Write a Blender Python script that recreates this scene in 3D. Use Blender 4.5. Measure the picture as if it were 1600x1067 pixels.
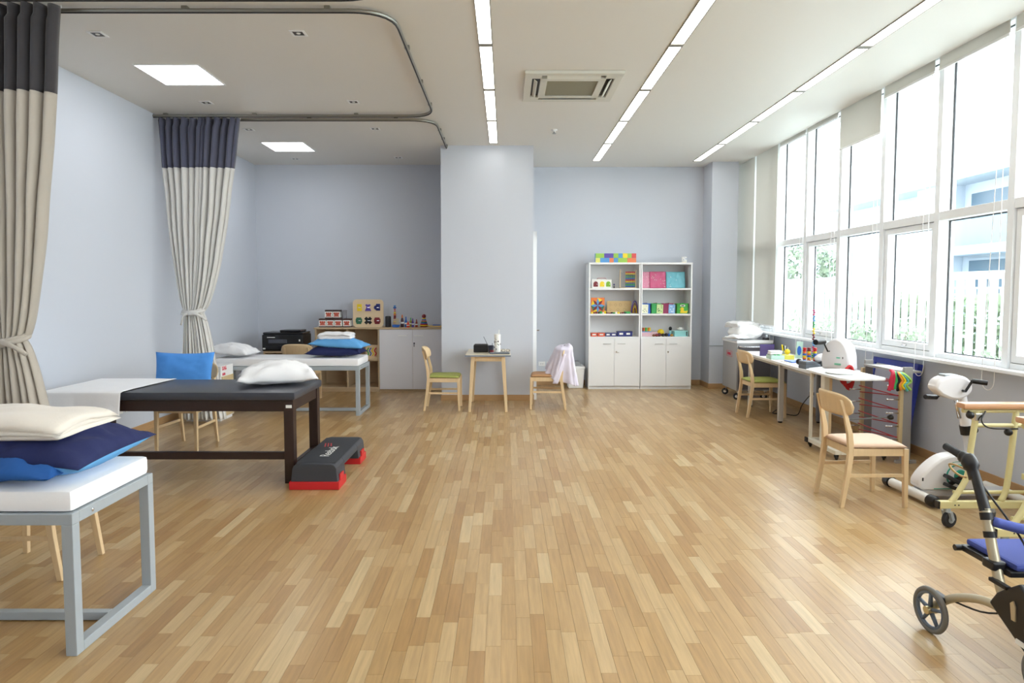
import bpy, bmesh, math, random
from mathutils import Vector, Matrix, noise
random.seed(7)
PI = math.pi
scn = bpy.context.scene
for o in list(bpy.data.objects): bpy.data.objects.remove(o)
COL = scn.collection

# ---------------------------------------------------------------- camera, sky, lights, exposure
cam_d = bpy.data.cameras.new('camera'); cam = bpy.data.objects.new('camera', cam_d); COL.objects.link(cam)
cam_d.sensor_width = 36; cam_d.lens = 1035 / 1600 * 36
cam_d.shift_x = 10 / 1600; cam_d.shift_y = -18.8 / 1600
cam.location = (0, 0, 1.6); cam.rotation_euler = (math.radians(90 - 3.3), 0, 0)
cam_d.clip_end = 200
scn.camera = cam
w = bpy.data.worlds.new('sky'); scn.world = w; w.use_nodes = True
bg = w.node_tree.nodes['Background']
bg.inputs['Color'].default_value = (0.94, 0.97, 1.0, 1); bg.inputs['Strength'].default_value = 6.5
scn.view_settings.view_transform = 'Standard'; scn.view_settings.look = 'None'
scn.view_settings.exposure = 0.27; scn.view_settings.gamma = 1; scn.view_settings.use_curve_mapping = False
STRIP_E = 8.5; PANEL_E = 9.0

# ---------------------------------------------------------------- materials
def lin(c):
    return tuple(((v / 255) / 12.92 if v / 255 <= 0.04045 else ((v / 255 + 0.055) / 1.055) ** 2.4) for v in c) + (1,)
MC = {}
def mat(name, rgb, rough=0.5, metal=0.0, bump=0.0, bs=200.0, var=0.0, vs=3.0, emit=0, stretch=None, trans=0, spec=0.5, sheen=0):
    if name in MC: return MC[name]
    m = bpy.data.materials.new(name); m.use_nodes = True; nt = m.node_tree
    b = nt.nodes['Principled BSDF']; c = lin(rgb)
    b.inputs['Base Color'].default_value = c; b.inputs['Roughness'].default_value = rough
    b.inputs['Metallic'].default_value = metal; b.inputs['Specular IOR Level'].default_value = spec
    if sheen: b.inputs['Sheen Weight'].default_value = sheen
    if trans: b.inputs['Transmission Weight'].default_value = trans
    if emit:
        b.inputs['Emission Color'].default_value = c; b.inputs['Emission Strength'].default_value = emit
    if bump or var:
        tc = nt.nodes.new('ShaderNodeTexCoord'); mp = nt.nodes.new('ShaderNodeMapping')
        nt.links.new(tc.outputs['Object'], mp.inputs[0])
        if stretch: mp.inputs['Scale'].default_value = stretch
    if var:
        n = nt.nodes.new('ShaderNodeTexNoise'); n.inputs['Scale'].default_value = vs; n.inputs['Detail'].default_value = 4
        nt.links.new(mp.outputs[0], n.inputs[0])
        mx = nt.nodes.new('ShaderNodeMix'); mx.data_type = 'RGBA'
        mx.inputs[6].default_value = tuple(v * (1 - var) for v in c[:3]) + (1,)
        mx.inputs[7].default_value = tuple(min(1, v * (1 + var)) for v in c[:3]) + (1,)
        nt.links.new(n.outputs[0], mx.inputs[0]); nt.links.new(mx.outputs[2], b.inputs['Base Color'])
    if bump:
        n = nt.nodes.new('ShaderNodeTexNoise'); n.inputs['Scale'].default_value = bs; n.inputs['Detail'].default_value = 3
        nt.links.new(mp.outputs[0], n.inputs[0])
        bp = nt.nodes.new('ShaderNodeBump'); bp.inputs['Strength'].default_value = bump; bp.inputs['Distance'].default_value = 0.002
        nt.links.new(n.outputs[0], bp.inputs['Height']); nt.links.new(bp.outputs[0], b.inputs['Normal'])
    MC[name] = m; return m

wall_m = mat('wall_paint', (206, 211, 221), 0.6, bump=0.05, bs=300)
ceil_m = mat('ceiling_paint', (230, 227, 221), 0.5)
white = mat('white_lacquer', (240, 240, 240), 0.35)
frame_m = mat('window_frame_white', (244, 247, 250), 0.3)
gasket = mat('black_gasket', (28, 32, 38), 0.5)
birch = mat('birch_wood', (222, 194, 152), 0.42, var=0.10, vs=6, stretch=(8, 8, 1))
oak = mat('oak_laminate', (196, 172, 140), 0.5, var=0.12, vs=5, stretch=(1, 8, 8))
basew = mat('wood_skirting', (186, 148, 104), 0.45, var=0.15, vs=5, stretch=(2, 2, 20))
greysteel = mat('grey_painted_steel', (164, 172, 178), 0.4)
alu = mat('aluminium', (200, 200, 198), 0.3, 0.9)
chrome = mat('chrome', (220, 220, 222), 0.15, 1.0)
black = mat('black_plastic', (24, 24, 27), 0.4)
darkrub = mat('dark_rubber', (40, 40, 44), 0.7)
cotton = mat('white_cotton', (240, 240, 242), 0.85, bump=0.3, bs=60, sheen=0.2)
cream = mat('cream_cotton', (232, 224, 212), 0.88, bump=0.4, bs=90, sheen=0.2)
blue_c = mat('blue_cotton', (78, 150, 230), 0.8, bump=0.2, bs=50)
lblue_c = mat('light_blue_cotton', (98, 166, 222), 0.8, bump=0.2, bs=50)
navy_c = mat('navy_cotton', (24, 34, 84), 0.8, bump=0.2, bs=50)
mblue_c = mat('medium_blue_cotton', (24, 86, 158), 0.8, bump=0.2, bs=50)
green_f = mat('green_upholstery', (158, 164, 84), 0.7, bump=0.2, bs=500)
tan_f = mat('tan_upholstery', (184, 138, 96), 0.6, bump=0.1, bs=500)
yellow_t = mat('cream_yellow_steel', (226, 216, 160), 0.35)
vinyl = mat('black_vinyl', (60, 62, 70), 0.36, bump=0.15, bs=400)
darkwood = mat('dark_stained_wood', (46, 30, 26), 0.4, var=0.2, vs=8, stretch=(8, 8, 1))
curt_hi = mat('charcoal_curtain', (84, 86, 106), 0.9, bump=0.3, bs=500, sheen=0.3)
curt_lo = mat('beige_curtain', (216, 214, 210), 0.9, bump=0.3, bs=500, sheen=0.3)
emis_strip = mat('strip_diffuser', (255, 252, 244), 0.5, emit=STRIP_E)
emis_panel = mat('panel_diffuser', (250, 252, 255), 0.5, emit=PANEL_E)
def C(name, rgb, rough=0.45, **k): return mat(name, rgb, rough, **k)
red = C('red_plastic', (196, 34, 38)); yel = C('yellow_plastic', (244, 214, 40)); grn = C('green_plastic', (60, 170, 90))
lime = C('lime_foam', (164, 208, 96), 0.7); org = C('orange_plastic', (236, 130, 62)); blu = C('blue_plastic', (52, 110, 200))
pur = C('purple_plastic', (96, 76, 170)); mar = C('maroon_wood', (122, 34, 44)); teal = C('teal_film', (110, 190, 206), 0.25)
pink = C('pink_plastic', (230, 160, 190)); magenta = C('magenta_film', (206, 84, 130), 0.25); dgrn = C('dark_green', (52, 110, 84))
sky = C('sky_blue_foam', (96, 158, 214), 0.7); navyp = C('navy_plastic', (44, 50, 120)); aqua = C('aqua_plastic', (150, 214, 214))
paperw = C('white_print', (244, 244, 240), 0.6); redink = C('red_ink', (214, 60, 86), 0.6); brown = C('brown_wood', (120, 78, 52))

# ---------------------------------------------------------------- geometry helpers
class G:
    """collects shapes into one bmesh"""
    def __init__(s): s.bm = bmesh.new()
    def box(s, a, b, bev=0.0, rot=None, mi=0):
        cx, cy, cz = [(a[i] + b[i]) / 2 for i in range(3)]; sx, sy, sz = [max(1e-4, abs(b[i] - a[i])) for i in range(3)]
        M = Matrix.Translation((cx, cy, cz))
        if rot: M = M @ rot
        r = bmesh.ops.create_cube(s.bm, size=1, matrix=M @ Matrix.Diagonal((sx, sy, sz, 1)))
        fs = list({f for v in r['verts'] for f in v.link_faces})
        if bev:
            es = list({e for v in r['verts'] for e in v.link_edges})
            q = bmesh.ops.bevel(s.bm, geom=es, offset=min(bev, sx * .45, sy * .45, sz * .45), segments=2, affect='EDGES', profile=0.6)
            fs = q['faces']
        if mi:
            for f in fs: f.material_index = mi
        return s
    def tube(s, pts, r, n=10, sy=1.0, closed=False):
        pts = [Vector(p) for p in pts]; N = len(pts); rr = r if isinstance(r, (list, tuple)) else [r] * N
        t0 = (pts[1] - pts[0]).normalized(); up = Vector((0, 0, 1)) if abs(t0.z) < .9 else Vector((0, 1, 0))
        x = t0.cross(up).normalized(); rings = []
        for i in range(N):
            if closed: t = (pts[(i + 1) % N] - pts[i - 1]).normalized()
            elif i == 0: t = t0
            elif i == N - 1: t = (pts[-1] - pts[-2]).normalized()
            else: t = ((pts[i + 1] - pts[i]).normalized() + (pts[i] - pts[i - 1]).normalized()).normalized()
            x = (x - t * x.dot(t)).normalized(); y = t.cross(x)
            rings.append([s.bm.verts.new(pts[i] + (x * math.cos(2 * PI * k / n) + y * math.sin(2 * PI * k / n) * sy) * rr[i]) for k in range(n)])
        for i in range(N if closed else N - 1):
            A, B = rings[i], rings[(i + 1) % N]
            for k in range(n): s.bm.faces.new((A[k], A[(k + 1) % n], B[(k + 1) % n], B[k]))
        if not closed: s.bm.faces.new(rings[0][::-1]); s.bm.faces.new(rings[-1])
        return s
    def cyl(s, p0, p1, r, r2=None, n=16): return s.tube([p0, p1], [r, r if r2 is None else r2], n)
    def limb(s, pts, sz, n=None):
        """square-section member: pts path, sz list of (half x, half y)"""
        rings = []
        for p, (a, b) in zip(pts, sz):
            rings.append([s.bm.verts.new((p[0] + dx * a, p[1] + dy * b, p[2])) for dx, dy in ((-1, -1), (1, -1), (1, 1), (-1, 1))])
        for A, B in zip(rings, rings[1:]):
            for k in range(4): s.bm.faces.new((A[k], A[(k + 1) % 4], B[(k + 1) % 4], B[k]))
        s.bm.faces.new(rings[0][::-1]); s.bm.faces.new(rings[-1]); return s
    def beam(s, p0, p1, wx, wy):
        """rectangular bar between two points; wx = width sideways, wy = height"""
        p0 = Vector(p0); p1 = Vector(p1); t = (p1 - p0); L = t.length; t.normalize()
        up = Vector((0, 0, 1)) if abs(t.z) < .95 else Vector((0, 1, 0)); x = t.cross(up).normalized(); y = x.cross(t)
        M = Matrix((x, y, t)).transposed().to_4x4(); M.translation = (p0 + p1) / 2
        bmesh.ops.create_cube(s.bm, size=1, matrix=M @ Matrix.Diagonal((wx, wy, L, 1))); return s
    def lathe(s, prof, c=(0, 0, 0), n=20, axis='z'):
        rings = []
        for r, h in prof:
            ring = []
            for k in range(n):
                a = 2 * PI * k / n; u, v = max(r, 1e-4) * math.cos(a), max(r, 1e-4) * math.sin(a)
                p = (u, v, h) if axis == 'z' else ((h, u, v) if axis == 'x' else (v, h, u))
                ring.append(s.bm.verts.new((c[0] + p[0], c[1] + p[1], c[2] + p[2])))
            rings.append(ring)
        for A, B in zip(rings, rings[1:]):
            for k in range(n): s.bm.faces.new((A[k], A[(k + 1) % n], B[(k + 1) % n], B[k]))
        s.bm.faces.new(rings[0][::-1]); s.bm.faces.new(rings[-1]); return s
    def ball(s, c, r, sc=(1, 1, 1), u=14, v=9):
        bmesh.ops.create_uvsphere(s.bm, u_segments=u, v_segments=v, radius=r, matrix=Matrix.Translation(c) @ Matrix.Diagonal((*sc, 1))); return s
    def prism(s, poly, h0, h1, axis='z'):
        def P(u, v, h): return {'z': (u, v, h), 'y': (u, h, v), 'x': (h, u, v)}[axis]
        A = [s.bm.verts.new(P(u, v, h0)) for u, v in poly]; B = [s.bm.verts.new(P(u, v, h1)) for u, v in poly]; n = len(poly)
        s.bm.faces.new(A[::-1]); s.bm.faces.new(B)
        for k in range(n): s.bm.faces.new((A[k], A[(k + 1) % n], B[(k + 1) % n], B[k]))
        return s
    def grid(s, fn, nu, nv, wrapu=False, mi=None):
        V = [[s.bm.verts.new(fn(i / nu, j / nv)) for j in range(nv + 1)] for i in range(nu if wrapu else nu + 1)]
        for i in range(nu):
            for j in range(nv):
                f = s.bm.faces.new((V[i][j], V[(i + 1) % len(V)][j], V[(i + 1) % len(V)][j + 1], V[i][j + 1]))
                if mi: f.material_index = mi
        return s
    def closed(s, top, bot, nu, nv, mt=0, mb=0):
        """a closed body from an upper and a lower sheet that share their rim"""
        R = {}
        for k, (fn, mi) in enumerate(((top, mt), (bot, mb))):
            for i in range(nu + 1):
                for j in range(nv + 1):
                    rim = i in (0, nu) or j in (0, nv); key = (0 if rim else k, i, j)
                    if key not in R: R[key] = s.bm.verts.new(fn(2 * i / nu - 1, 2 * j / nv - 1))
            for i in range(nu):
                for j in range(nv):
                    def g(a, b): return R[(0 if (a in (0, nu) or b in (0, nv)) else k, a, b)]
                    q = [g(i, j), g(i + 1, j), g(i + 1, j + 1), g(i, j + 1)]
                    f = s.bm.faces.new(q if k == 0 else q[::-1]); f.material_index = mi
        return s

def link(name, g, m, parent=None, smooth=False, bevel=0, solid=0, sub=0):
    me = bpy.data.meshes.new(name)
    if isinstance(g, G):
        bmesh.ops.recalc_face_normals(g.bm, faces=g.bm.faces); g.bm.to_mesh(me); g.bm.free()
    else: me = g
    o = bpy.data.objects.new(name, me); COL.objects.link(o)
    for x in (m if isinstance(m, (list, tuple)) else [m]): me.materials.append(x)
    if smooth:
        for p in me.polygons: p.use_smooth = True
        if smooth != 2:
            try: me.set_sharp_from_angle(angle=math.radians(38))
            except Exception: pass
    if parent: o.parent = parent
    if solid: q = o.modifiers.new('solid', 'SOLIDIFY'); q.thickness = solid; q.offset = 0
    if bevel: q = o.modifiers.new('bevel', 'BEVEL'); q.width = bevel; q.segments = 2; q.limit_method = 'ANGLE'
    if sub: q = o.modifiers.new('sub', 'SUBSURF'); q.levels = sub; q.render_levels = sub
    return o
def tag(o, label, cat, group=None):
    o['label'] = label; o['category'] = cat
    if group: o['group'] = group
    return o
def thing(name, label, cat, loc=(0, 0, 0), rz=0, group=None):
    o = bpy.data.objects.new(name, None); COL.objects.link(o); o.location = loc; o.rotation_euler = (0, 0, rz)
    o.empty_display_size = 0.1
    return tag(o, label, cat, group)
def struct(name, g, m, parent=None, **k):
    o = link(name, g, m, parent, **k)
    if not parent: o['kind'] = 'structure'
    return o
def dup(root, loc, rz, label, group=None, swap=None):
    r = root.copy(); COL.objects.link(r); r.location = loc; r.rotation_euler = (0, 0, rz); r['label'] = label
    if group: r['group'] = group
    for ch in list(root.children):
        c = ch.copy(); COL.objects.link(c); c.parent = r
        if swap and ch.name.split('.')[0] in swap:
            c.data = c.data.copy(); c.data.materials.clear()
            for x in swap[ch.name.split('.')[0]]: c.data.materials.append(x)
        for g_ in list(ch.children):
            d = g_.copy(); COL.objects.link(d); d.parent = c
    return r
def spline(pts, n=6):
    P = [Vector(p) for p in pts]; P = [P[0] * 2 - P[1]] + P + [P[-1] * 2 - P[-2]]; out = []
    for i in range(1, len(P) - 2):
        for k in range(n):
            t = k / n; a, b, c, d = P[i - 1:i + 3]
            out.append(0.5 * ((2 * b) + (c - a) * t + (2 * a - 5 * b + 4 * c - d) * t * t + (3 * b - a - 3 * c + d) * t ** 3))
    return out + [P[-2]]
def nz(x, y, z=0.0): return noise.noise(Vector((x, y, z)))
def text_mesh(name, s, size, m, parent, loc, rot, depth=0.0006, ax=1.0, italic=0.0):
    cu = bpy.data.curves.new(name, 'FONT'); cu.body = s; cu.size = size; cu.extrude = depth; cu.align_x = 'CENTER'; cu.align_y = 'CENTER'; cu.shear = italic
    t = bpy.data.objects.new(name, cu); me = bpy.data.meshes.new_from_object(t); bpy.data.objects.remove(t)
    o = bpy.data.objects.new(name, me); COL.objects.link(o); me.materials.clear(); me.materials.append(m); o.parent = parent
    o.location = loc; o.rotation_euler = rot; o.scale = (ax, 1, 1); return o

# ================================================================= ROOM
XL, XR, YB, YF, ZC = -4.15, 4.04, 11.3, -3.0, 3.69
# ---- floor
fm = bpy.data.materials.new('plank_floor'); fm.use_nodes = True; nt = fm.node_tree; pb = nt.nodes['Principled BSDF']
geo = nt.nodes.new('ShaderNodeNewGeometry'); oi = nt.nodes.new('ShaderNodeObjectInfo')
add = nt.nodes.new('ShaderNodeMath'); add.operation = 'ADD'; fr = nt.nodes.new('ShaderNodeMath'); fr.operation = 'FRACT'
nt.links.new(geo.outputs['Random Per Island'], add.inputs[0]); nt.links.new(oi.outputs['Random'], add.inputs[1]); nt.links.new(add.outputs[0], fr.inputs[0])
cr = nt.nodes.new('ShaderNodeValToRGB'); nt.links.new(fr.outputs[0], cr.inputs[0])
cols = [(0, (164, 128, 82)), (.2, (171, 137, 90)), (.45, (177, 144, 97)), (.7, (182, 151, 106)), (.88, (188, 159, 115)), (1, (197, 172, 130))]
cr.color_ramp.elements[0].color = lin(cols[0][1]); cr.color_ramp.elements[1].color = lin(cols[-1][1])
for p_, c_ in cols[1:-1]: e = cr.color_ramp.elements.new(p_); e.color = lin(c_)
mp = nt.nodes.new('ShaderNodeMapping'); mp.inputs['Scale'].default_value = (55, 3.0, 1); nt.links.new(geo.outputs['Position'], mp.inputs[0])
offs = nt.nodes.new('ShaderNodeVectorMath'); offs.operation = 'ADD'; cmb = nt.nodes.new('ShaderNodeCombineXYZ')
mul = nt.nodes.new('ShaderNodeMath'); mul.operation = 'MULTIPLY'; mul.inputs[1].default_value = 50; nt.links.new(fr.outputs[0], mul.inputs[0]); nt.links.new(mul.outputs[0], cmb.inputs[2])
nt.links.new(mp.outputs[0], offs.inputs[0]); nt.links.new(cmb.outputs[0], offs.inputs[1])
gn = nt.nodes.new('ShaderNodeTexNoise'); gn.inputs['Scale'].default_value = 1; gn.inputs['Detail'].default_value = 5; gn.inputs['Roughness'].default_value = .6
nt.links.new(offs.outputs[0], gn.inputs[0])
gr = nt.nodes.new('ShaderNodeMapRange'); gr.inputs[1].default_value = .3; gr.inputs[2].default_value = .7; gr.inputs[3].default_value = .84; gr.inputs[4].default_value = 1.12
nt.links.new(gn.outputs[0], gr.inputs[0])
vm = nt.nodes.new('ShaderNodeVectorMath'); vm.operation = 'SCALE'; nt.links.new(cr.outputs[0], vm.inputs[0]); nt.links.new(gr.outputs[0], vm.inputs['Scale'])
nt.links.new(vm.outputs[0], pb.inputs['Base Color']); pb.inputs['Roughness'].default_value = .30
fb = nt.nodes.new('ShaderNodeBump'); fb.inputs['Strength'].default_value = .12; fb.inputs['Distance'].default_value = .001
nt.links.new(gn.outputs[0], fb.inputs['Height']); nt.links.new(fb.outputs[0], pb.inputs['Normal'])
floor = struct('floor', G().box((XL - .2, YF - .2, -.12), (XR + .1, YB + .1, -.006)), mat('floor_screed', (176, 140, 100), .7))
rows = []
SW = .07; rnd = random.Random(3)
for i in range(int((XR - XL) / SW) + 1):
    x0 = XL + i * SW; x1 = min(x0 + SW, XR); y = YF - rnd.random() * .5
    if x1 - x0 < .01: continue
    while y < YB:
        L = rnd.choice((.26, .34, .42, .42, .5, .58)); y1 = min(y + L, YB)
        if y1 > YF and y1 - max(y, YF) > .02: rows.append((x0, max(y, YF), x1, y1))
        y += L
def visible(r):
    cx, cy = (r[0] + r[2]) / 2, (r[1] + r[3]) / 2
    return cy > 2.68 and -0.77 < (cx / cy) < 0.79
vis = sorted([r for r in rows if visible(r)], key=lambda r: (r[0] + r[2]) ** 2 / 4 + (r[1] + r[3]) ** 2 / 4)[:300]
vs_ = set(vis); gap = .0005; pk = {}
for r in vis:
    key = (round(r[2] - r[0], 3), round(r[3] - r[1], 3))
    if key not in pk:
        me = link('plank', G().box((-key[0] / 2 + gap, -key[1] / 2 + gap, -.006), (key[0] / 2 - gap, key[1] / 2 - gap, 0)), fm, floor); pk[key] = me.data; o = me
    else:
        o = bpy.data.objects.new('plank', pk[key]); COL.objects.link(o); o.parent = floor
    o.location = ((r[0] + r[2]) / 2, (r[1] + r[3]) / 2, 0)
vv, ff = [], []
for r in rows:
    if r in vs_: continue
    b0 = len(vv); x0, y0, x1, y1 = r[0] + gap, r[1] + gap, r[2] - gap, r[3] - gap
    vv += [(x, y, z) for z in (-.006, 0) for x, y in ((x0, y0), (x1, y0), (x1, y1), (x0, y1))]
    ff += [tuple(b0 + k for k in q) for q in ((4, 5, 6, 7), (0, 1, 5, 4), (1, 2, 6, 5), (2, 3, 7, 6), (3, 0, 4, 7), (3, 2, 1, 0))]
me = bpy.data.meshes.new('plank_field'); me.from_pydata(vv, [], ff); me.update()
o = link('plank_field', me, fm, floor); o['kind'] = 'stuff'

# ---- ceiling, walls
struct('ceiling', G().box((XL - .2, YF - .2, ZC), (3.87, YB + .1, ZC + .25)).box((3.87, YF - .2, ZC + .12), (XR + .35, YB + .1, ZC + .25)), ceil_m)
struct('wall_left', G().box((XL - .15, YF, 0), (XL, YB, ZC)), wall_m)
struct('wall_back', G().box((XL, 11.1, 0), (-.9, 11.4, ZC)).box((-.9, YB, 0), (XR + .3, 11.5, ZC + .12)), wall_m)
struct('wall_front', G().box((XL, YF - .15, 0), (XR, YF, ZC)), wall_m)
struct('trim_1', G().box((-.935, 9.65, 0), (.40, 11.32, ZC)), wall_m)                 # boxed column
struct('trim_2', G().box((3.345, 10.84, 0), (3.77, 11.32, ZC)), wall_m)               # corner pier
struct('wall_right', G().box((XR, YF, 0), (XR + .2, YB + .1, .955)).box((XR, YF, 3.81), (XR + .2, YB + .1, 3.84)), wall_m)
struct('trim_3', G().box((3.9, YF, .955), (XR + .12, YB, .985), bev=.006), frame_m)        # window sill
bh = .085
struct('baseboard_left', G().box((XL, YF, 0), (XL + .014, 11.1, bh), bev=.003), basew)
struct('baseboard_right', G().box((XR - .014, YF, 0), (XR, 10.84, bh), bev=.003), basew)
struct('baseboard_back', G().box((XL, 11.086, 0), (-.935, 11.1, bh), bev=.003).box((.4, YB - .014, 0), (3.345, YB, bh), bev=.003)
       .box((-.949, 9.636, 0), (.414, 9.65, bh), bev=.003).box((.40, 9.65, 0), (.414, 9.70, bh), bev=.003)
       .box((3.331, 10.826, 0), (3.77, 10.84, bh), bev=.003).box((3.331, 10.84, 0), (3.345, YB, bh), bev=.003), basew)
struct('trim_4', G().box((3.338, 10.828, .70), (3.775, 10.84, .715)), greysteel)      # thin dark cable strip on the pier
# ---- door in the side of the column, seen edge on
door = struct('door_1', G().box((.402, 9.80, .01), (.442, 10.72, 2.38), bev=.002), mat('door_leaf', (226, 230, 232), .4))
link('door_frame', G().box((.40, 9.69, 0), (.455, 9.78, 2.47), bev=.003).box((.40, 10.74, 0), (.455, 10.83, 2.47), bev=.003).box((.40, 9.69, 2.39), (.455, 10.83, 2.47), bev=.003), frame_m, door)
link('door_handle', G().cyl((.44, 9.87, 1.02), (.50, 9.87, 1.02), .01).tube([(.495, 9.87, 1.02), (.50, 9.90, 1.02), (.50, 10.0, 1.02)], .009), chrome, door, smooth=True)
link('lock_plate', G().box((.452, 9.70, .88), (.458, 9.735, 1.14)), alu, door)

# ---- windows
Ys = [5.28 + .904 * i for i in range(-8, 7)] + [11.29]
glass = bpy.data.materials.new('window_glass'); glass.use_nodes = True; nt = glass.node_tree
for n_ in list(nt.nodes): nt.nodes.remove(n_)
out = nt.nodes.new('ShaderNodeOutputMaterial'); tr = nt.nodes.new('ShaderNodeBsdfTransparent'); gl = nt.nodes.new('ShaderNodeBsdfGlossy'); gl.inputs['Roughness'].default_value = .02
fz = nt.nodes.new('ShaderNodeFresnel'); fz.inputs[0].default_value = 1.35; mx = nt.nodes.new('ShaderNodeMixShader'); tr.inputs[0].default_value = (.95, .975, .975, 1)
bf = nt.nodes.new('ShaderNodeNewGeometry'); inv = nt.nodes.new('ShaderNodeMath'); inv.operation = 'SUBTRACT'; inv.inputs[0].default_value = 1; fm_ = nt.nodes.new('ShaderNodeMath'); fm_.operation = 'MULTIPLY'
nt.links.new(bf.outputs['Backfacing'], inv.inputs[1]); nt.links.new(inv.outputs[0], fm_.inputs[0]); nt.links.new(fz.outputs[0], fm_.inputs[1]); nt.links.new(fm_.outputs[0], mx.inputs[0]); nt.links.new(tr.outputs[0], mx.inputs[1]); nt.links.new(gl.outputs[0], mx.inputs[2]); nt.links.new(mx.outputs[0], out.inputs[0])
X0, X1 = 3.99, 4.14
for i in range(len(Ys) - 1):
    a, b = Ys[i], Ys[i + 1]
    casement = (i % 2 == 1)        # bays 5.28-6.18, 7.09-7.99, 8.90-9.80 ...
    g = G()
    g.box((X0, a - .035, .985), (X1, a + .035, 3.81), bev=.004)
    g.box((X0 + .005, a + .035, 2.25), (X1, b - .035, 2.33), bev=.004)
    g.box((X0 + .02, a + .035, .985), (X1, b - .035, 1.03), bev=.004).box((X0 + .02, a + .035, 3.74), (X1, b - .035, 3.81), bev=.004)
    wdw = struct('window_%d' % (i + 1), g, frame_m)
    gs = G()
    def gask(y0, y1, z0, z1, t=.008, gs=gs):
        gs.box((X0 + .098, y0, z0), (X0 + .112, y0 + t, z1)).box((X0 + .098, y1 - t, z0), (X0 + .112, y1, z1)).box((X0 + .098, y0, z0), (X0 + .112, y1, z0 + t)).box((X0 + .098, y0, z1 - t), (X0 + .112, y1, z1))
    gask(a + .036, b - .036, 2.331, 3.739)
    link('pane', G().box((X0 + .104, a + .04, 2.335), (X0 + .108, b - .04, 3.735)), glass, wdw)
    if casement:
        s_ = G(); y0, y1, z0, z1 = a + .04, b - .04, 1.035, 2.245
        for q in (((y0, z0), (y0 + .055, z1)), ((y1 - .055, z0), (y1, z1)), ((y0 + .05, z0), (y1 - .05, z0 + .06)), ((y0 + .05, z1 - .055), (y1 - .05, z1))):
            s_.box((X0 + .022, q[0][0], q[0][1]), (X0 + .12, q[1][0], q[1][1]), bev=.004)
        sa = link('sash', s_, frame_m, wdw)
        link('handle', G().box((X0 + .006, (a + b) / 2 - .03, 1.05), (X0 + .022, (a + b) / 2 + .03, 1.075), bev=.003).tube([(X0 + .01, (a + b) / 2, 1.06), (X0 - .01, (a + b) / 2, 1.062), (X0 - .012, (a + b) / 2 - .06, 1.06)], .007, 8), chrome, sa)
        gask(y0 + .052, y1 - .052, z0 + .058, z1 - .052); link('gap_seal', G().box((X0 + .03, y0 - .004, z0 - .004), (X0 + .05, y0, z1)).box((X0 + .03, y0, z0 - .004), (X0 + .05, y1, z0)), gasket, sa)
        link('pane', G().box((X0 + .104, y0 + .055, z0 + .06), (X0 + .108, y1 - .055, z1 - .055)), glass, sa)
    else:
        gask(a + .036, b - .036, 1.03, 2.249)
        link('pane', G().box((X0 + .104, a + .04, 1.035), (X0 + .108, b - .04, 2.245)), glass, wdw)
    link('gasket', gs, gasket, wdw)

# ================================================================= OUTSIDE
out_white = mat('outdoor_white', (205, 214, 220), .8)
struct('trim_5', G().box((XR + .2, -12, -.3), (40, 62, -.12)), mat('outdoor_paving', (196, 204, 200), .9, var=.06, vs=2))
foliage = mat('foliage', (112, 130, 102), .9, var=.25, vs=9); foliage2 = mat('pale_foliage', (134, 150, 128), .9, var=.25, vs=9)
def leafy(g, c, r, n, sz, sc=(1, 1, 1), seed=0):
    rd = random.Random(seed)
    for _ in range(n):
        d = Vector((rd.gauss(0, 1), rd.gauss(0, 1), rd.gauss(0, 1))).normalized() * r * rd.uniform(.35, 1) ** .6
        p = Vector(c) + Vector((d.x * sc[0], d.y * sc[1], d.z * sc[2])); a = Vector((rd.uniform(-1, 1), rd.uniform(-1, 1), rd.uniform(-1, 1))).normalized(); b = a.orthogonal().normalized()
        q = [g.bm.verts.new(p + a * sz * u + b * sz * .45 * v_) for u, v_ in ((-1, 0), (0, -1), (1, 0), (0, 1))]; g.bm.faces.new(q)
    return g
fence = thing('picket_fence', 'long white picket fence beyond the windows', 'fence', (9, 0, -.12))
link('rail', G().box((-.02, 4, 1.95), (.05, 44, 2.1)), out_white, fence); link('rail', G().box((.0, 4, .3), (.05, 44, .38)), out_white, fence)
link('plinth', G().box((-.15, 4, 0), (.15, 44, .3)), out_white, fence)
pkm = link('picket', G().box((-.05, -.075, .28), (0, .075, 1.97)), out_white, fence).data; fence.children[-1].location = (0, 4.1, 0)
for k in range(1, 130):
    o = bpy.data.objects.new('picket', pkm); COL.objects.link(o); o.parent = fence; o.location = (0, 4.1 + .3 * k, 0)
hedge = thing('hedge', 'green hedge growing behind the white picket fence', 'hedge', (10, 20, -.12))
gh = G(); rd = random.Random(5)
for k in range(9000):
    p = Vector((rd.uniform(-.5, .5), rd.uniform(-16, 20), rd.uniform(0, 1.65))); a = Vector((rd.gauss(0, 1), rd.gauss(0, 1), rd.gauss(0, 1))).normalized(); b_ = a.orthogonal().normalized()
    gh.bm.faces.new([gh.bm.verts.new(p + a * .14 * u + b_ * .08 * v_) for u, v_ in ((-1, 0), (0, -1), (1, 0), (0, 1))])
o = link('hedge_foliage', gh, foliage, hedge); o['kind'] = 'stuff'
shr = [(5.9, 7.3, .55, 1, 'bush of fine leaves outside the nearest opening window'), (5.6, 9.6, .55, 2, 'bush of fine leaves outside behind the pedal exerciser on the table'), (5.8, 11.4, .6, 3, 'pale leafy bush outside behind the string of coloured beads'), (5.8, 13.2, .6, 4, 'pale leafy bush outside the opening window next to the lowered blinds'), (6.2, 5.6, .5, 5, 'bush outside the window at the right edge')]
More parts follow.
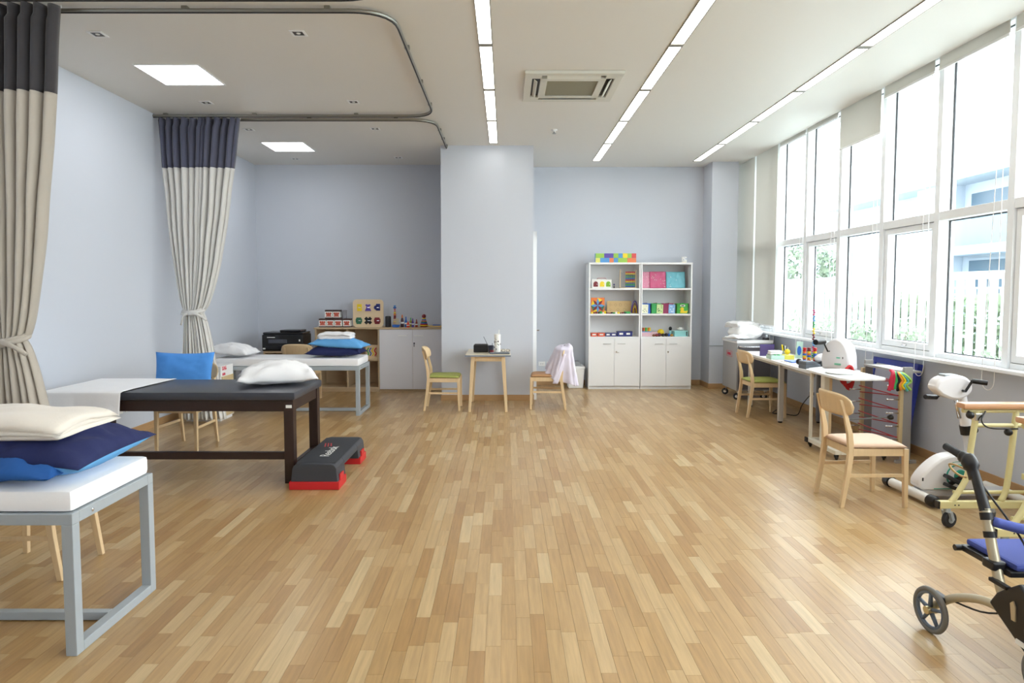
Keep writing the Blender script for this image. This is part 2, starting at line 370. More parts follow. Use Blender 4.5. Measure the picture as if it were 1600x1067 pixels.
for x, y, r, sd, lb in shr:
    t = thing('shrub', lb, 'shrub', (x, y, -.12), group='shrubs outside the windows')
    o = link('foliage', leafy(G(), (0, 0, .75), r, 420, .075, (1, 1.1, 1.05), sd), foliage2, t)
    gg = G(); rd = random.Random(sd)
    for _ in range(6): gg.tube(spline([(0, 0, 0), (rd.uniform(-.1, .1), rd.uniform(-.15, .15), .45), (rd.uniform(-.35, .35), rd.uniform(-.45, .45), 1.15)], 4), [.014] * 8 + [.005], 5)
    link('stem', gg, mat('twig', (150, 146, 130), .9), t)
for x, y, h, sd, lb in ((13, 34, 4.3, 11, 'leafy tree beyond the fence outside the far window'), (12.4, 27.5, 4.0, 12, 'leafy tree beyond the fence outside the bead string window')):
    t = thing('tree', lb, 'tree', (x, y, -.12), group='trees beyond the fence')
    link('crown', leafy(G(), (0, 0, h * .68), h * .3, 900, .16, (1.1, 1.1, 1), sd), foliage2, t); link('trunk', G().tube([(0, 0, 0), (.05, 0, h * .4), (0, .1, h * .75)], [.12, .09, .03], 8), brown, t)
bld = thing('building', 'pale modern building with balconies beyond the fence', 'building', (16, 0, -.12))
bw = mat('building_render', (176, 188, 200), .8); bgl = mat('building_glass', (78, 100, 116), .4)
g = G(); g.box((0.9, 17, 0), (6, 40, 5.6)).box((0, 26, 0), (1, 40, 4.1)).box((-.3, 16.5, 5.6), (6, 33, 6.0)).box((-.06, 16.8, 3.0), (.85, 24.7, 3.3)).box((-.04, 16.8, 0), (.86, 24.65, .9)).box((.0, 20, 3.3), (.9, 20.4, 5.6)).box((0, 24.6, 0), (.9, 26, 5.6))
link('wall', g, bw, bld)
for (y0, y1, z0, z1) in ((17.5, 19.6, 3.35, 5.3), (20.8, 24.2, 3.35, 5.3), (17.5, 20, 1.0, 2.9), (20.8, 24.2, 1.0, 2.9)):
    wd = link('window', G().box((.84, y0, z0), (.9, y1, z1)), bw, bld); link('pane', G().box((.80, y0 + .08, z0 + .08), (.86, y1 - .08, z1 - .08)), bgl, wd)
for (y0, y1, z0, z1) in ((27.4, 28.4, 2.3, 3.7), (30.5, 31.5, 2.3, 3.7), (34, 35, 2.3, 3.7)):
    wd = link('window', G().box((-.06, y0, z0), (.0, y1, z1)), bw, bld); link('pane', G().box((-.09, y0 + .1, z0 + .1), (-.04, y1 - .1, z1 - .1)), bgl, wd)
link('balcony_glass', G().box((-.02, 17, 3.3), (.02, 24.5, 4.2)), mat('balcony_glass', (100, 126, 138), .3), bld)
g = G()
for k in range(25): g.box((.0, 16.9 + .3 * k, .9), (.05, 16.98 + .3 * k, 1.8))
g.box((0, 16.8, 1.8), (.06, 24.55, 1.86)); link('railing', g, bw, bld)

# ================================================================= CEILING FITTINGS
def strip(xc, ends, side):
    names = ['nearest the back wall'] + [q + ' from the back wall' for q in ('second', 'third', 'fourth', 'fifth', 'sixth', 'seventh', 'eighth', 'ninth', 'tenth')]
    for k, (y0, y1) in enumerate(ends):
        lb = 'glowing strip light segment in the %s row, %s' % (side, names[k])
        t = thing('strip_light', lb, 'ceiling light', (xc, (y0 + y1) / 2, ZC), group=('%s row of strip lights' % side))
        h = (y1 - y0) / 2 - .034
        link('diffuser', G().box((-.052, -h, -.004), (.052, h, .004)), emis_strip, t)
        link('frame', G().box((-.06, -h - .03, -.008), (-.052, h + .03, .004)).box((.052, -h - .03, -.008), (.06, h + .03, .004)).box((-.052, -h - .03, -.008), (.052, -h, .004)).box((-.052, h, -.008), (.052, h + .03, .004)), mat('strip_frame', (150, 148, 142), .6), t)
def segs(y1, n, L=1.25): return [(y1 - L * (k + 1), y1 - L * k) for k in range(n)]
strip(-.17, segs(9.50, 9), 'left'); strip(1.45, segs(10.76, 10), 'middle'); strip(3.07, segs(10.80, 10), 'right')
for x, y, lb in ((-3.14, 6.54, 'large square light panel above the middle bay'), (-3.14, 9.73, 'smaller looking square light panel above the far bay'), (-3.14, 3.3, 'square light panel above the near bay, out of view')):
    t = thing('light_panel', lb, 'ceiling light', (x, y, ZC), group='square light panels')
    link('diffuser', G().box((-.29, -.29, -.004), (.29, .29, .004)), emis_panel, t)
    link('frame', G().box((-.305, -.305, -.008), (-.29, .305, .004)).box((.29, -.305, -.008), (.305, .305, .004)).box((-.29, -.305, -.008), (.29, -.29, .004)).box((-.29, .29, -.008), (.29, .305, .004)), white, t)
dark_in = mat('downlight_inside', (52, 44, 40), .4)
dl = [(-3.32, 5.52, 'square downlight near the upper left curtain'), (-1.68, 5.5, 'square downlight near the bend of the near curtain rail'), (-3.32, 7.48, 'square downlight between the large light panel and the far curtain'), (-1.68, 7.45, 'square downlight inside the far end of the near curtain rail'), (-3.32, 8.70, 'square downlight just right of the far curtain top'), (-1.68, 8.66, 'square downlight just beyond the double curtain rail'), (-3.32, 10.6, 'square downlight close to the back wall beneath the far light panel'), (-1.68, 10.5, 'square downlight close to the back wall near the column')]
for x, y, lb in dl:
    t = thing('downlight', lb, 'ceiling light', (x, y, ZC), group='small square downlights')
    link('frame', G().box((-.06, -.06, -.006), (-.042, .06, .004)).box((.042, -.06, -.006), (.06, .06, .004)).box((-.042, -.06, -.006), (.042, -.042, .004)).box((-.042, .042, -.006), (.042, .06, .004)), white, t)
    link('reflector', G().box((-.042, -.042, -.003), (.042, .042, .004)), dark_in, t); link('lamp', G().lathe([(.0, -.006), (.016, -.006), (.018, -.002)], n=12), paperw, t)
# air conditioner
ac = thing('air_conditioner', 'white ceiling cassette air conditioner with grey grille', 'air conditioner', (.66, 6.88, ZC))
acm = mat('ac_plastic', (218, 216, 206), .5); acd = mat('ac_dark', (60, 56, 50), .6)
g = G(); P, Q = .475, .30
g.box((-P, -P, -.03), (P, -.40, 0), bev=.006).box((-P, .40, -.03), (P, P, 0), bev=.006).box((-P, -.42, -.03), (-.40, .42, 0), bev=.006).box((.40, -.42, -.03), (P, .42, 0), bev=.006)
g.box((-.32, -.32, -.034), (.32, -.25, 0), bev=.004).box((-.32, .25, -.034), (.32, .32, 0), bev=.004).box((-.32, -.27, -.034), (-.25, .27, 0), bev=.004).box((.25, -.27, -.034), (.32, .27, 0), bev=.004)
for sx in (-1, 1):
    for sy in (-1, 1): g.box((sx * .42, sy * .42, -.028), (sx * .31, sy * .31, 0))
link('housing', g, acm, ac); link('vent_cavity', G().box((-.41, -.41, -.008), (.41, .41, -.001)), acd, ac)
g = G(); g.box((-.26, -.26, -.022), (.26, .26, -.012))
for k in range(26): g.box((-.26, -.25 + .02 * k, -.026), (.26, -.244 + .02 * k, -.02))
link('grille', g, mat('ac_grille', (158, 152, 132), .6), ac)
for r in (0, PI / 2, PI, -PI / 2):
    o = link('louver', G().box((-.26, -.02, -.004), (.26, .02, .004), bev=.003), acm, ac)
    o.rotation_euler = (math.radians(35), 0, 0); 
    o.matrix_local = Matrix.Rotation(r, 4, 'Z') @ Matrix.Translation((0, .365, -.03)) @ Matrix.Rotation(math.radians(40), 4, 'X')
for x, y, lb in ((.63, 8.72, 'small white sprinkler on the ceiling beyond the air conditioner'),):
    t = thing('sprinkler', lb, 'sprinkler', (x, y, ZC)); link('body', G().lathe([(.04, 0), (.038, -.01), (.018, -.015), (.018, -.03)]), white, t, smooth=True); link('nozzle', G().lathe([(.012, -.03), (.012, -.045), (.025, -.047), (.025, -.052)]), greysteel, t)

# curtain rails
def rounded(pts, r=.3, n=7):
    out_ = [Vector(pts[0])]
    for i in range(1, len(pts) - 1):
        a, b, c = Vector(pts[i - 1]), Vector(pts[i]), Vector(pts[i + 1]); u = (a - b).normalized(); v_ = (c - b).normalized(); p0 = b + u * r; p1 = b + v_ * r
        for k in range(n + 1):
            t = k / n; out_.append(p0 * (1 - t) ** 2 + b * 2 * t * (1 - t) + p1 * t * t)
    return out_ + [Vector(pts[-1])]
railm = mat('rail_aluminium', (150, 148, 140), .35, .7)
def rail(pts, lb):
    t = thing('curtain_rail', lb, 'curtain rail', (0, 0, ZC - .028), group='curtain rails on the ceiling')
    P_ = rounded([(x, y, 0) for x, y in pts], .32)
    link('track', G().tube(P_, .016, 8), railm, t, smooth=True)
    link('slot', G().tube([p + Vector((0, 0, -.016)) for p in P_], .006, 6), darkrub, t)
    L = 0
    for a, b in zip(P_, P_[1:]):
        if (b - a).length > .6:
            for f in (.2, .6, .95): 
                p = a.lerp(b, f); link('bracket', G().box((p.x - .022, p.y - .022, .0), (p.x + .022, p.y + .022, .028), bev=.003), railm, t)
    return t
rail([(XL, 5.0), (-.84, 5.0), (-.84, 7.93), (XL, 7.93)], 'grey curtain rail looping round the middle bay')
rail([(XL, 8.10), (-.85, 8.10), (-.85, 9.65)], 'grey curtain rail of the far bay ending at the column')
rail([(XL, 4.80), (-.84, 4.80), (-.84, 2.0)], 'grey curtain rail of the near bay along the top edge')

# ================================================================= CURTAINS
def curtain(Y, xl, xr, tie_x, tie_hw, zt, bx0, bx1, tie_z, band, lb, seed, nf, curt_hi, curt_lo):
    t = thing('curtain', lb, 'curtain', (tie_x, Y, 0), group='tied ward curtains'); rd = random.Random(seed)
    ph = [0]
    for k in range(nf): ph.append(ph[-1] + rd.uniform(.45, 1.6))
    tot = ph[-1]
    def fold(u):
        x = u * tot
        for k in range(nf):
            if x <= ph[k + 1] + 1e-6: return (k + (x - ph[k]) / (ph[k + 1] - ph[k])), k
        return nf, nf - 1
    am = [rd.uniform(.6, 1.2) for _ in range(nf + 2)]
    def P_(u, z):
        f, k = fold(u); s_ = (k % 2) * 0; wv = math.sin(2 * PI * f)
        if z >= tie_z:
            q = ((z - tie_z) / (zt - tie_z)); e = q ** .55
            cl, cr_ = tie_x - tie_hw, tie_x + tie_hw; a = cl + (xl - cl) * e; b = cr_ + (xr - cr_) * e; amp = .022 + .04 * e
        else:
            q = (tie_z - z) / tie_z; e = q ** .7
            a = tie_x - tie_hw + (bx0 - tie_x + tie_hw) * e; b = tie_x + tie_hw + (bx1 - tie_x - tie_hw) * e; amp = .02 + .045 * e
        x = a + (b - a) * u; hw = (b - a) / 2
        bulge = -math.sqrt(max(0, 1 - (2 * u - 1) ** 2)) * min(.08, .05 + .1 * (1 - e)) * (1 if z < zt - .1 else .4)
        sharp = abs(wv) ** .75 * (1 if wv > 0 else -1)
        y = amp * am[k] * sharp + bulge + .012 * nz(u * 9, z * 1.5, seed)
        x += .35 * (b - a) / nf * math.cos(2 * PI * f) * .4 + .01 * nz(u * 6, z * 2, seed + 5)
        return (x - tie_x, y, z)
    nu = nf * 16
    link('upper_band', G().grid(lambda u, v: P_(u, band + (zt - band) * v), nu, 16), curt_hi, t, smooth=2, solid=.003)
    link('lower_panel', G().grid(lambda u, v: P_(u, .06 + (band - .06) * v), nu, 70), curt_lo, t, smooth=2, solid=.003)
    hk = None
    for k in range(nf + 1):
        p = P_(k / nf, zt)
        if hk is None: o = link('hook', G().cyl((0, 0, -.01), (0, 0, 3.646 - zt), .004, n=6), white, t); hk = o.data
        else: o = bpy.data.objects.new('hook', hk); COL.objects.link(o); o.parent = t
        o.location = (p[0], 0, zt)
    r = tie_hw + .02
    g_ = G(); ring = [(r * math.cos(a), .085 * math.sin(a) - .03, tie_z + .03 * math.sin(a + .6)) for a in [2 * PI * k / 28 for k in range(28)]]
    g_.tube(ring, .024, 8, sy=.8, closed=True); g_.tube([(p[0], p[1], p[2] + .02) for p in ring], .016, 8, closed=True)
    g_.ball((.02, -.13, tie_z - .02), .035, (1.2, .8, .9))
    g_.tube(spline([(.02, -.13, tie_z - .01), (.1, -.15, tie_z - .03), (.2, -.13, tie_z - .10)], 5), [.022] * 5 + [.016] * 6, 8)
    g_.tube(spline([(.0, -.13, tie_z - .01), (-.06, -.15, tie_z - .05), (-.1, -.13, tie_z - .16)], 5), [.018] * 5 + [.012] * 6, 8)
    link('tieback', g_, curt_lo, t, smooth=2)
    return t
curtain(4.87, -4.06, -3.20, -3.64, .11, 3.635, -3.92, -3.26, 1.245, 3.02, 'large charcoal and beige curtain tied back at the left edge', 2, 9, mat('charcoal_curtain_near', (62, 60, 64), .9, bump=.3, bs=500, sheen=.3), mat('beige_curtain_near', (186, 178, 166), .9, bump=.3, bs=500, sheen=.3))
curtain(7.96, -4.12, -3.15, -3.74, .10, 3.635, -3.93, -3.38, 1.36, 3.05, 'charcoal and pale beige curtain tied back behind the blue pillow', 5, 12, curt_hi, curt_lo)

# ================================================================= SOFT THINGS
def cushion(g, a, b, h, p=2.0, c=(0, 0, 0), rz=0, tilt=(0, 0), pinch=.10, seed=0, wr=.006, flat=.35, m2=(0, 0), n=26):
    """pillow body: half sizes a, b, half height h"""
    R = Matrix.Translation(c) @ Matrix.Rotation(rz, 4, 'Z') @ Matrix.Rotation(tilt[0], 4, 'X') @ Matrix.Rotation(tilt[1], 4, 'Y')
    def fn(sgn):
        def f(u, v):
            x = a * u * (1 - pinch * (1 - v * v) * abs(u) ** 2); y = b * v * (1 - pinch * (1 - u * u) * abs(v) ** 2)
            hh = h * (max(0, 1 - abs(u) ** 2.1) * max(0, 1 - abs(v) ** 2.1)) ** .56
            wz = wr * (nz(u * 3 + seed, v * 3, seed) + .6 * nz(u * 7, v * 7 + seed, 3)) * (1 + abs(u) + abs(v)) * (0 if abs(u) == 1 or abs(v) == 1 else 1)
            z = sgn * hh * (1 if sgn > 0 else flat) + (wz if sgn > 0 else wz * .4)
            return R @ Vector((x, y, z))
        return f
    return g.closed(fn(1), fn(-1), n, n, *m2)
def folded(g, sx, sy, th, nl, c=(0, 0, 0), rz=0, seed=0, wr=.006, droop=0):
    """folded cloth: nl rounded layers, each a little askew"""
    rd = random.Random(seed)
    for k in range(nl):
        l = th / nl; ox, oy = rd.uniform(-.008, .008), rd.uniform(-.008, .008)
        M = Matrix.Translation((c[0], c[1], c[2] + l * (k + .5))) @ Matrix.Rotation(rz + rd.uniform(-.02, .02), 4, 'Z')
        def fn(sgn, k=k, ox=ox, oy=oy, M=M, l=l):
            def f(u, v):
                hh = l * .56 * (max(0, 1 - abs(u) ** 14) * max(0, 1 - abs(v) ** 14)) ** .4
                z = sgn * hh + wr * nz(u * 2.5 + seed, v * 2.5, seed + k * .2) * (k + 1) / nl - droop * (abs(u) ** 4 + abs(v) ** 4) * (k + .3) / nl
                return M @ Vector((sx / 2 * u + ox + .004 * nz(v * 4, k), sy / 2 * v + oy, z))
            return f
        g.closed(fn(1), fn(-1), 22, 16)
    return g

# ================================================================= CHAIR
def make_chair(lb, padm):
    t = thing('dining_chair', lb, 'chair', group='light wooden dining chairs')
    def f(u, v):
        w_ = .225 - .025 * (1 - v) / 2; return u * w_ * (1 - .03 * v ** 6), v * .215 * (1 - .02 * u ** 6) + .005
    def top(u, v): x, y = f(u, v); return (x, y, .452 + .030 * (max(0, 1 - u ** 6) * max(0, 1 - v ** 6)) ** .5)
    def bot(u, v): x, y = f(u, v); return (x, y, .452 - .006 * (max(0, 1 - u ** 12) * max(0, 1 - v ** 12)) ** .5)
    link('seat', G().closed(top, bot, 20, 20), padm, t, smooth=2)
    g = G()
    for sx in (-1, 1): g.beam((sx * .19, -.185, .415), (sx * .20, .20, .415), .02, .055)
    g.beam((-.19, .20, .415), (.19, .20, .415), .02, .055).beam((-.175, -.185, .415), (.175, -.185, .415), .02, .055)
    link('apron', g, birch, t, bevel=.002)
    for sx in (-1, 1):
        link('leg', G().limb([(sx * .205, .215, 0), (sx * .20, .205, .44)], [(.014, .014), (.018, .019)]), birch, t, bevel=.003)
        link('leg', G().limb([(sx * .185, -.255, 0), (sx * .185, -.215, .25), (sx * .182, -.195, .42), (sx * .178, -.205, .55), (sx * .172, -.235, .68), (sx * .165, -.272, .80)],
                             [(.013, .015), (.015, .018), (.016, .021), (.015, .019), (.013, .015), (.010, .011)]), birch, t, bevel=.003)
        link('stretcher', G().beam((sx * .187, -.22, .24), (sx * .203, .208, .24), .014, .026), birch, t, bevel=.002)
    def sh(d):
        def q(u, v):
            hw = .236; x = u * hw; hh = .084 * max(0.0, 1 - abs(u) ** 5) ** .5 + .002; z = .755 + hh * v + .012 * (1 - u * u)
            y = -.262 - .03 * (z - .75) / .08 * .5 + .072 * u * u - .018; rim = (1 - abs(v) ** 8) * (1 - abs(u) ** 10)
            return (x, y + d * .010 * max(0, rim) ** .3, z)
        return q
    link('backrest', G().closed(sh(1), sh(-1), 24, 10), birch, t, smooth=2)
    return t
chA = make_chair('green-seated wooden chair left of the small table, facing right', green_f); chA.location = (-.835, 8.98, 0); chA.rotation_euler.z = -PI / 2
dup(chA, (.57, 9.08, 0), PI / 2 - .08, 'tan-seated wooden chair right of the small table with a jacket over its back', swap={'seat': [tan_f]})
dup(chA, (-3.27, 6.74, 0), PI - .05, 'green-seated wooden chair behind the black treatment table holding the blue pillow')
dup(chA, (-2.98, 9.66, 0), 0.0, 'wooden chair behind the far bed, only its backrest showing above the mattress')
dup(chA, (3.31, 8.50, 0), -PI / 2 + .03, 'green-seated wooden chair pulled up to the white desk')
dup(chA, (2.735, 5.02, 0), -PI / 2 + .04, 'tan-seated wooden chair standing free at the near right', swap={'seat': [mat('pale_tan_upholstery', (206, 172, 144), .5)]})
dup(chA, (-2.72, 3.77, 0), PI / 2, 'wooden chair mostly hidden behind the nearest bed, legs showing beneath')
# jacket over the chair at the small table
jk = thing('jacket', 'pale lavender jacket draped over the back of the tan-seated chair', 'jacket', (.84, 9.10, 0))
def jf(u, v):
    a = 2 * PI * u; ca, sa = math.cos(a), math.sin(a); q = v ** .9
    xl = -.10 - .15 * q; xr = .03 + .08 * q; hy = .25 - .01 * q; cx = (xl + xr) / 2; hx = (xr - xl) / 2
    if v < .12: k = math.sqrt(max(0, 1 - (1 - v / .12) ** 2)) * .985 + .015; hx *= k; hy *= k
    fo = 1 + .10 * math.sin(7 * a + 3 * v) * q + .06 * math.sin(13 * a) * q; drop = .34 + .24 * (.5 + .5 * math.cos(a + .45)) ** 1.3
    z = .872 - .02 * (1 - ca) - drop * max(0, v - .04)
    pw = lambda t: math.copysign(abs(t) ** .55, t)
    return (cx + (hx + .03) * pw(ca) * fo + .008 * nz(a, v * 6), hy * pw(sa) * fo + .008 * nz(a, v * 6, 4), z + .01 * nz(a * 2, 1))
link('cloth', G().grid(jf, 96, 44, wrapu=True), mat('lavender_cloth', (222, 216, 232), .85), jk, smooth=2, solid=.005)
def jf2(u, v):
    a = 2 * PI * u; z = .76 - .40 * v; r = .04 + .01 * math.sin(3 * a + 4 * v)
    return (-.05 - .12 * v + r * math.cos(a) * .8, -.235 + r * math.sin(a) * .7, z)
link('sleeve', G().grid(jf2, 20, 14, wrapu=True), MC['lavender_cloth'], jk, smooth=2, solid=.004)

# ================================================================= BEDS (grey steel benches)
def make_bed(lb, loc):
    t = thing('treatment_bed', lb, 'bed', loc, group='grey steel framed beds')
    W, L, H, s = .66, 1.90, .635, .05
    link('frame', G().box((-L, 0, H - s), (0, s, H)).box((-L, W - s, H - s), (0, W, H)).box((-s, s, H - s), (0, W - s, H)).box((-L, s, H - s), (-L + s, W - s, H))
         .box((-L + s, W / 2 - .02, 0.005), (-s, W / 2 + .02, .045)), greysteel, t, bevel=.003)
    for x in (-L, -s):
        for y in (0, W - s): link('leg', G().box((x, y, 0), (x + s, y + s, H - s)), greysteel, t, bevel=.003)
        link('foot_bar', G().box((x, s, 0), (x + s, W - s, .045)), greysteel, t, bevel=.003)
    link('bolt', G().lathe([(.009, 0), (.009, .004), (.004, .006)], (0, .14, H - s / 2), 10, 'x'), chrome, t)
    link('mattress', G().box((-L + .012, .014, H + .001), (-.012, W - .014, H + .098), bev=.024), cotton, t, smooth=True)
    return t
b1 = make_bed('grey steel bed with white mattress in the lower left foreground', (-1.88, 2.82, 0))
dup(b1, (-1.878, 8.45, 0), 0, 'grey steel bed with white mattress in the far bay before the wooden cabinet')
# ---- black treatment table
mt = thing('massage_table', 'black padded treatment table on dark brown wooden legs', 'table', (-3.78, 5.43, 0))
W, L = .80, 2.03
link('padded_top', G().box((-.01, -.01, .70), (L + .01, W + .01, .768), bev=.020), vinyl, mt, smooth=True)
link('apron', G().box((.05, .02, .605), (L - .05, .05, .70)).box((.05, W - .05, .605), (L - .05, W - .02, .70)).box((L - .05, .05, .605), (L - .02, W - .05, .70)).box((.02, .05, .605), (.05, W - .05, .70)), darkwood, mt, bevel=.002)
for x in (0.01, L - .09):
    for y in (0.01, W - .09): link('leg', G().box((x, y, 0), (x + .08, y + .08, .70)), darkwood, mt, bevel=.003)
link('stretcher', G().box((.09, .02, .20), (L - .09, .06, .262)).box((L - .07, .09, .09), (L - .03, W - .09, .15)), darkwood, mt, bevel=.002)
link('sticker', G().box((L - .07, .004, .635), (L - .02, .0095, .66), bev=.002), paperw, mt)
# white sheet over its left end
sh_ = thing('sheet', 'white sheet draped over the left end of the black table', 'sheet', (-3.84, 5.41, 0))
def sf(u, v):
    L2 = .70 + .06 * v; x = -.03 + L2 * u; s = v * 1.13 
    if s < .24: y = -.018 - .012 * math.sin(u * 9) * (1 - s / .24); z = .575 + s * .84 + .0 * u
    else: y = (s - .26) * .93; z = .777 + .003 * nz(u * 5, v * 6); y = max(y, -.016) if s < .3 else y
    if s < .24: z -= .03 * (1 - u) * (1 - s / .24); y -= .02 * abs(nz(u * 4, s * 3)) * (1 - s / .24);
    if s >= .24 and s < .30: z = .777 - .010 * ((.30 - s) / .06) ** 2
    if u < .07: z -= (.07 - u) / .07 * .14; x = -.03
    return (x, y, z)
link('cloth', G().grid(sf, 56, 70), cotton, sh_, smooth=2, solid=.003)
p = thing('pillow', 'white pillow on the right end of the black table', 'pillow', (-2.05, 5.92, .775))
link('case', cushion(G(), .345, .24, .15, c=(0, 0, .055), rz=.35, seed=3, wr=.014, pinch=.12), cotton, p, smooth=2)
# blue pillow leaning on the chair behind
p = thing('pillow', 'bright blue pillow propped upright on the chair behind the black table', 'pillow', (-3.33, 6.74, .53))
link('case', cushion(G(), .305, .25, .09, c=(.02, .03, .20), tilt=(math.radians(78), 0), seed=9, wr=.007, pinch=.07, flat=.8), blue_c, p, smooth=2)
# ---- near bed pile
p = thing('pillow', 'medium blue pillow at the bottom of the pile on the nearest bed', 'pillow', (-2.37, 3.05, .735))
link('case', cushion(G(), .41, .225, .085, c=(0, 0, .055), rz=-.03, seed=4, wr=.01, pinch=.06, flat=.55), mblue_c, p, smooth=2)
p = thing('pillow', 'navy and light blue pillow under the folded blanket on the nearest bed', 'pillow', (-2.24, 3.21, .80))
link('case', cushion(G(), .36, .32, .115, c=(0, 0, .052), rz=-.02, tilt=(math.radians(2), math.radians(5)), seed=5, wr=.012, pinch=.06, flat=1.0, m2=(0, 1)), [navy_c, lblue_c], p, smooth=2)
p = thing('blanket', 'folded cream cotton blanket topping the pile on the nearest bed', 'blanket', (-2.42, 3.19, .912))
link('fold', folded(G(), .80, .50, .10, 3, c=(0, 0, .012), rz=.03, seed=6, wr=.016, droop=.04), cream, p, smooth=2)
# ---- far bed pile
p = thing('pillow', 'white pillow at the left end of the far bed', 'pillow', (-3.60, 8.74, .74))
link('case', cushion(G(), .28, .22, .12, c=(0, 0, .06), rz=-.1, tilt=(0, math.radians(4)), seed=13, wr=.01), cotton, p, smooth=2)
p = thing('pillow', 'navy pillow at the bottom of the pile on the far bed', 'pillow', (-2.24, 8.76, .74))
link('case', cushion(G(), .37, .25, .12, c=(0, 0, .05), seed=15, wr=.008), navy_c, p, smooth=2)
p = thing('pillow', 'light blue pillow between the navy pillow and white towel on the far bed', 'pillow', (-2.20, 8.78, .845))
link('case', cushion(G(), .36, .25, .11, c=(0, 0, .045), rz=-.05, tilt=(0, math.radians(4)), seed=16, wr=.01), lblue_c, p, smooth=2)
p = thing('towel', 'folded white towel on the light blue pillow of the far bed', 'towel', (-2.24, 8.76, .975))
link('fold', folded(G(), .44, .30, .085, 3, seed=17, wr=.012, droop=.02), cotton, p, smooth=2)

# ================================================================= STEP PLATFORM
st = thing('aerobic_step', 'black aerobic step on red risers beside the treatment table', 'step', (-1.545, 5.27, 0))
stp = mat('step_grey', (58, 60, 66), .55, bump=.4, bs=900)
W2, L2 = .19, 1.02
prof = [(-W2 + .0, .06), (-W2 + .012, .17), (-W2 + .03, .198), (-W2 + .06, .205), (W2 - .06, .205), (W2 - .03, .198), (W2 - .012, .17), (W2, .06)]
g = G(); prof_c = [(x, z) for x, z in prof]
g.prism(prof_c, 0.0, .26, 'y').prism(prof_c, L2 - .26, L2, 'y')
prof_t = [(-W2 + .01, .14)] + prof[1:-1] + [(W2 - .01, .14)]
g.prism(prof_t, .26, L2 - .26, 'y'); link('platform', g, stp, st, bevel=.004)
g = G(); g.box((-W2 + .03, .05, .204), (W2 - .03, L2 - .05, .2075), bev=.001); link('grip_mat', g, mat('step_mat', (50, 52, 58), .75, bump=.6, bs=1200), st)
for y0, y1 in ((-.012, .24), (L2 - .24, L2 + .012)):
    g = G(); g.box((-W2 - .012, y0, 0), (W2 + .012, y1, .065), bev=.006)
    for sx in (-1, 1): g.box((sx * (W2 + .008), (y0 + y1) / 2 - .06, .06), (sx * (W2 - .006), (y0 + y1) / 2 + .06, .11), bev=.004)
    link('riser', g, red, st)
text_mesh('lettering', 'Reebok', .115, paperw, st, (.015, .43, .2085), (0, 0, PI / 2), .0004, 1.0)
g = G()
for k in range(3): g.beam((-.075 + .025 * k, .60 + .01 * k, .2085), (-.105 + .025 * k, .74, .2085), .012, .001)
link('emblem', g, red, st)

# ================================================================= DRAWER UNIT, SIDE CABINET, PRINTER
du = thing('drawer_cart', 'white drawer cart with wooden fronts and red writing behind the curtain', 'cart', (-3.94, 8.07, 0))
pale = mat('pale_wood', (206, 184, 142), .5, var=.08, vs=6, stretch=(8, 1, 8))
link('body', G().box((0, 0, .035), (.45, .37, .68), bev=.004).box((.01, .01, 0), (.43, .36, .035)), white, du)
for z0, z1 in ((.05, .27), (.29, .55)):
    d_ = link('drawer', G().box((.45, .02, z0), (.462, .35, z1), bev=.002), pale, du); link('knob', G().lathe([(.012, 0), (.012, .012), (.006, .015)], (.462, .185, (z0 + z1) / 2 + .02), 12, 'x'), darkrub, d_)
def marks(parent, P0, du_, rows_, seed):
    """illegible red hand lettering: short strokes on a surface; P0 origin, du_ axis along the line"""
    rd = random.Random(seed); P0 = Vector(P0); U = Vector(du_); Z = Vector((0, 0, 1))
    for z0, n_, h in rows_:
        g = G()
        for k in range(n_):
            o_ = P0 + U * (k * h * .95) + Z * z0; w_ = h * .6
            for a_, b_ in (((0, 0), (0, h)), ((0, h), (w_, h * rd.uniform(.7, 1))), ((w_, h * rd.uniform(.5, 1)), (w_, 0)), ((0, h * .4), (w_ * rd.uniform(.3, 1), h * rd.uniform(.2, .6)))):
                g.beam(o_ + U * a_[0] + Z * a_[1], o_ + U * b_[0] + Z * b_[1], .004, .007)
        link('red_writing', g, redink, parent)
marks(du, (.451, .05, .58), (0, 1, 0), ((.045, 3, .045), (-.02, 3, .03)), 4)
sc = thing('side_cabinet', 'wooden side cabinet under the printer behind the far bed', 'cabinet', (-3.66, 9.97, 0))
link('carcass', G().box((0, 0, 0), (.02, .5, .67)).box((.55, 0, 0), (.57, .5, .67)).box((.02, .0, .03), (.55, .5, .05)).box((.02, .47, .05), (.55, .49, .67)).box((0, 0, .67), (.57, .5, .695)), oak, sc)
link('shelf', G().box((.02, .02, .34), (.55, .47, .36)), oak, sc)
pr = thing('printer', 'black multifunction printer on the wooden side cabinet', 'printer', (-3.38, 10.17, .695))
link('body', G().box((-.30, -.20, 0), (.32, .24, .25), bev=.018), black, pr)
link('lid', G().box((-.29, -.18, .25), (.31, .23, .285), bev=.012).box((-.05, -.14, .285), (.27, .16, .318), bev=.014), mat('black_gloss', (30, 30, 34), .2), pr)
link('control_panel', G().box((-.20, -.215, .12), (.08, -.195, .18), bev=.006), mat('printer_panel', (84, 86, 96), .25), pr)
link('paper_tray', G().box((-.24, -.225, .02), (.26, -.2, .09), bev=.008), mat('black_gloss', (0, 0, 0)), pr)
link('indicator', G().box((.26, -.205, .15), (.28, -.2, .18)), paperw, pr)
link('label_plate', G().box((-.285, -.204, .03), (-.245, -.2, .05)), paperw, pr); link('nameplate', G().box((-.22, -.204, .205), (-.10, -.2, .215)), paperw, pr)
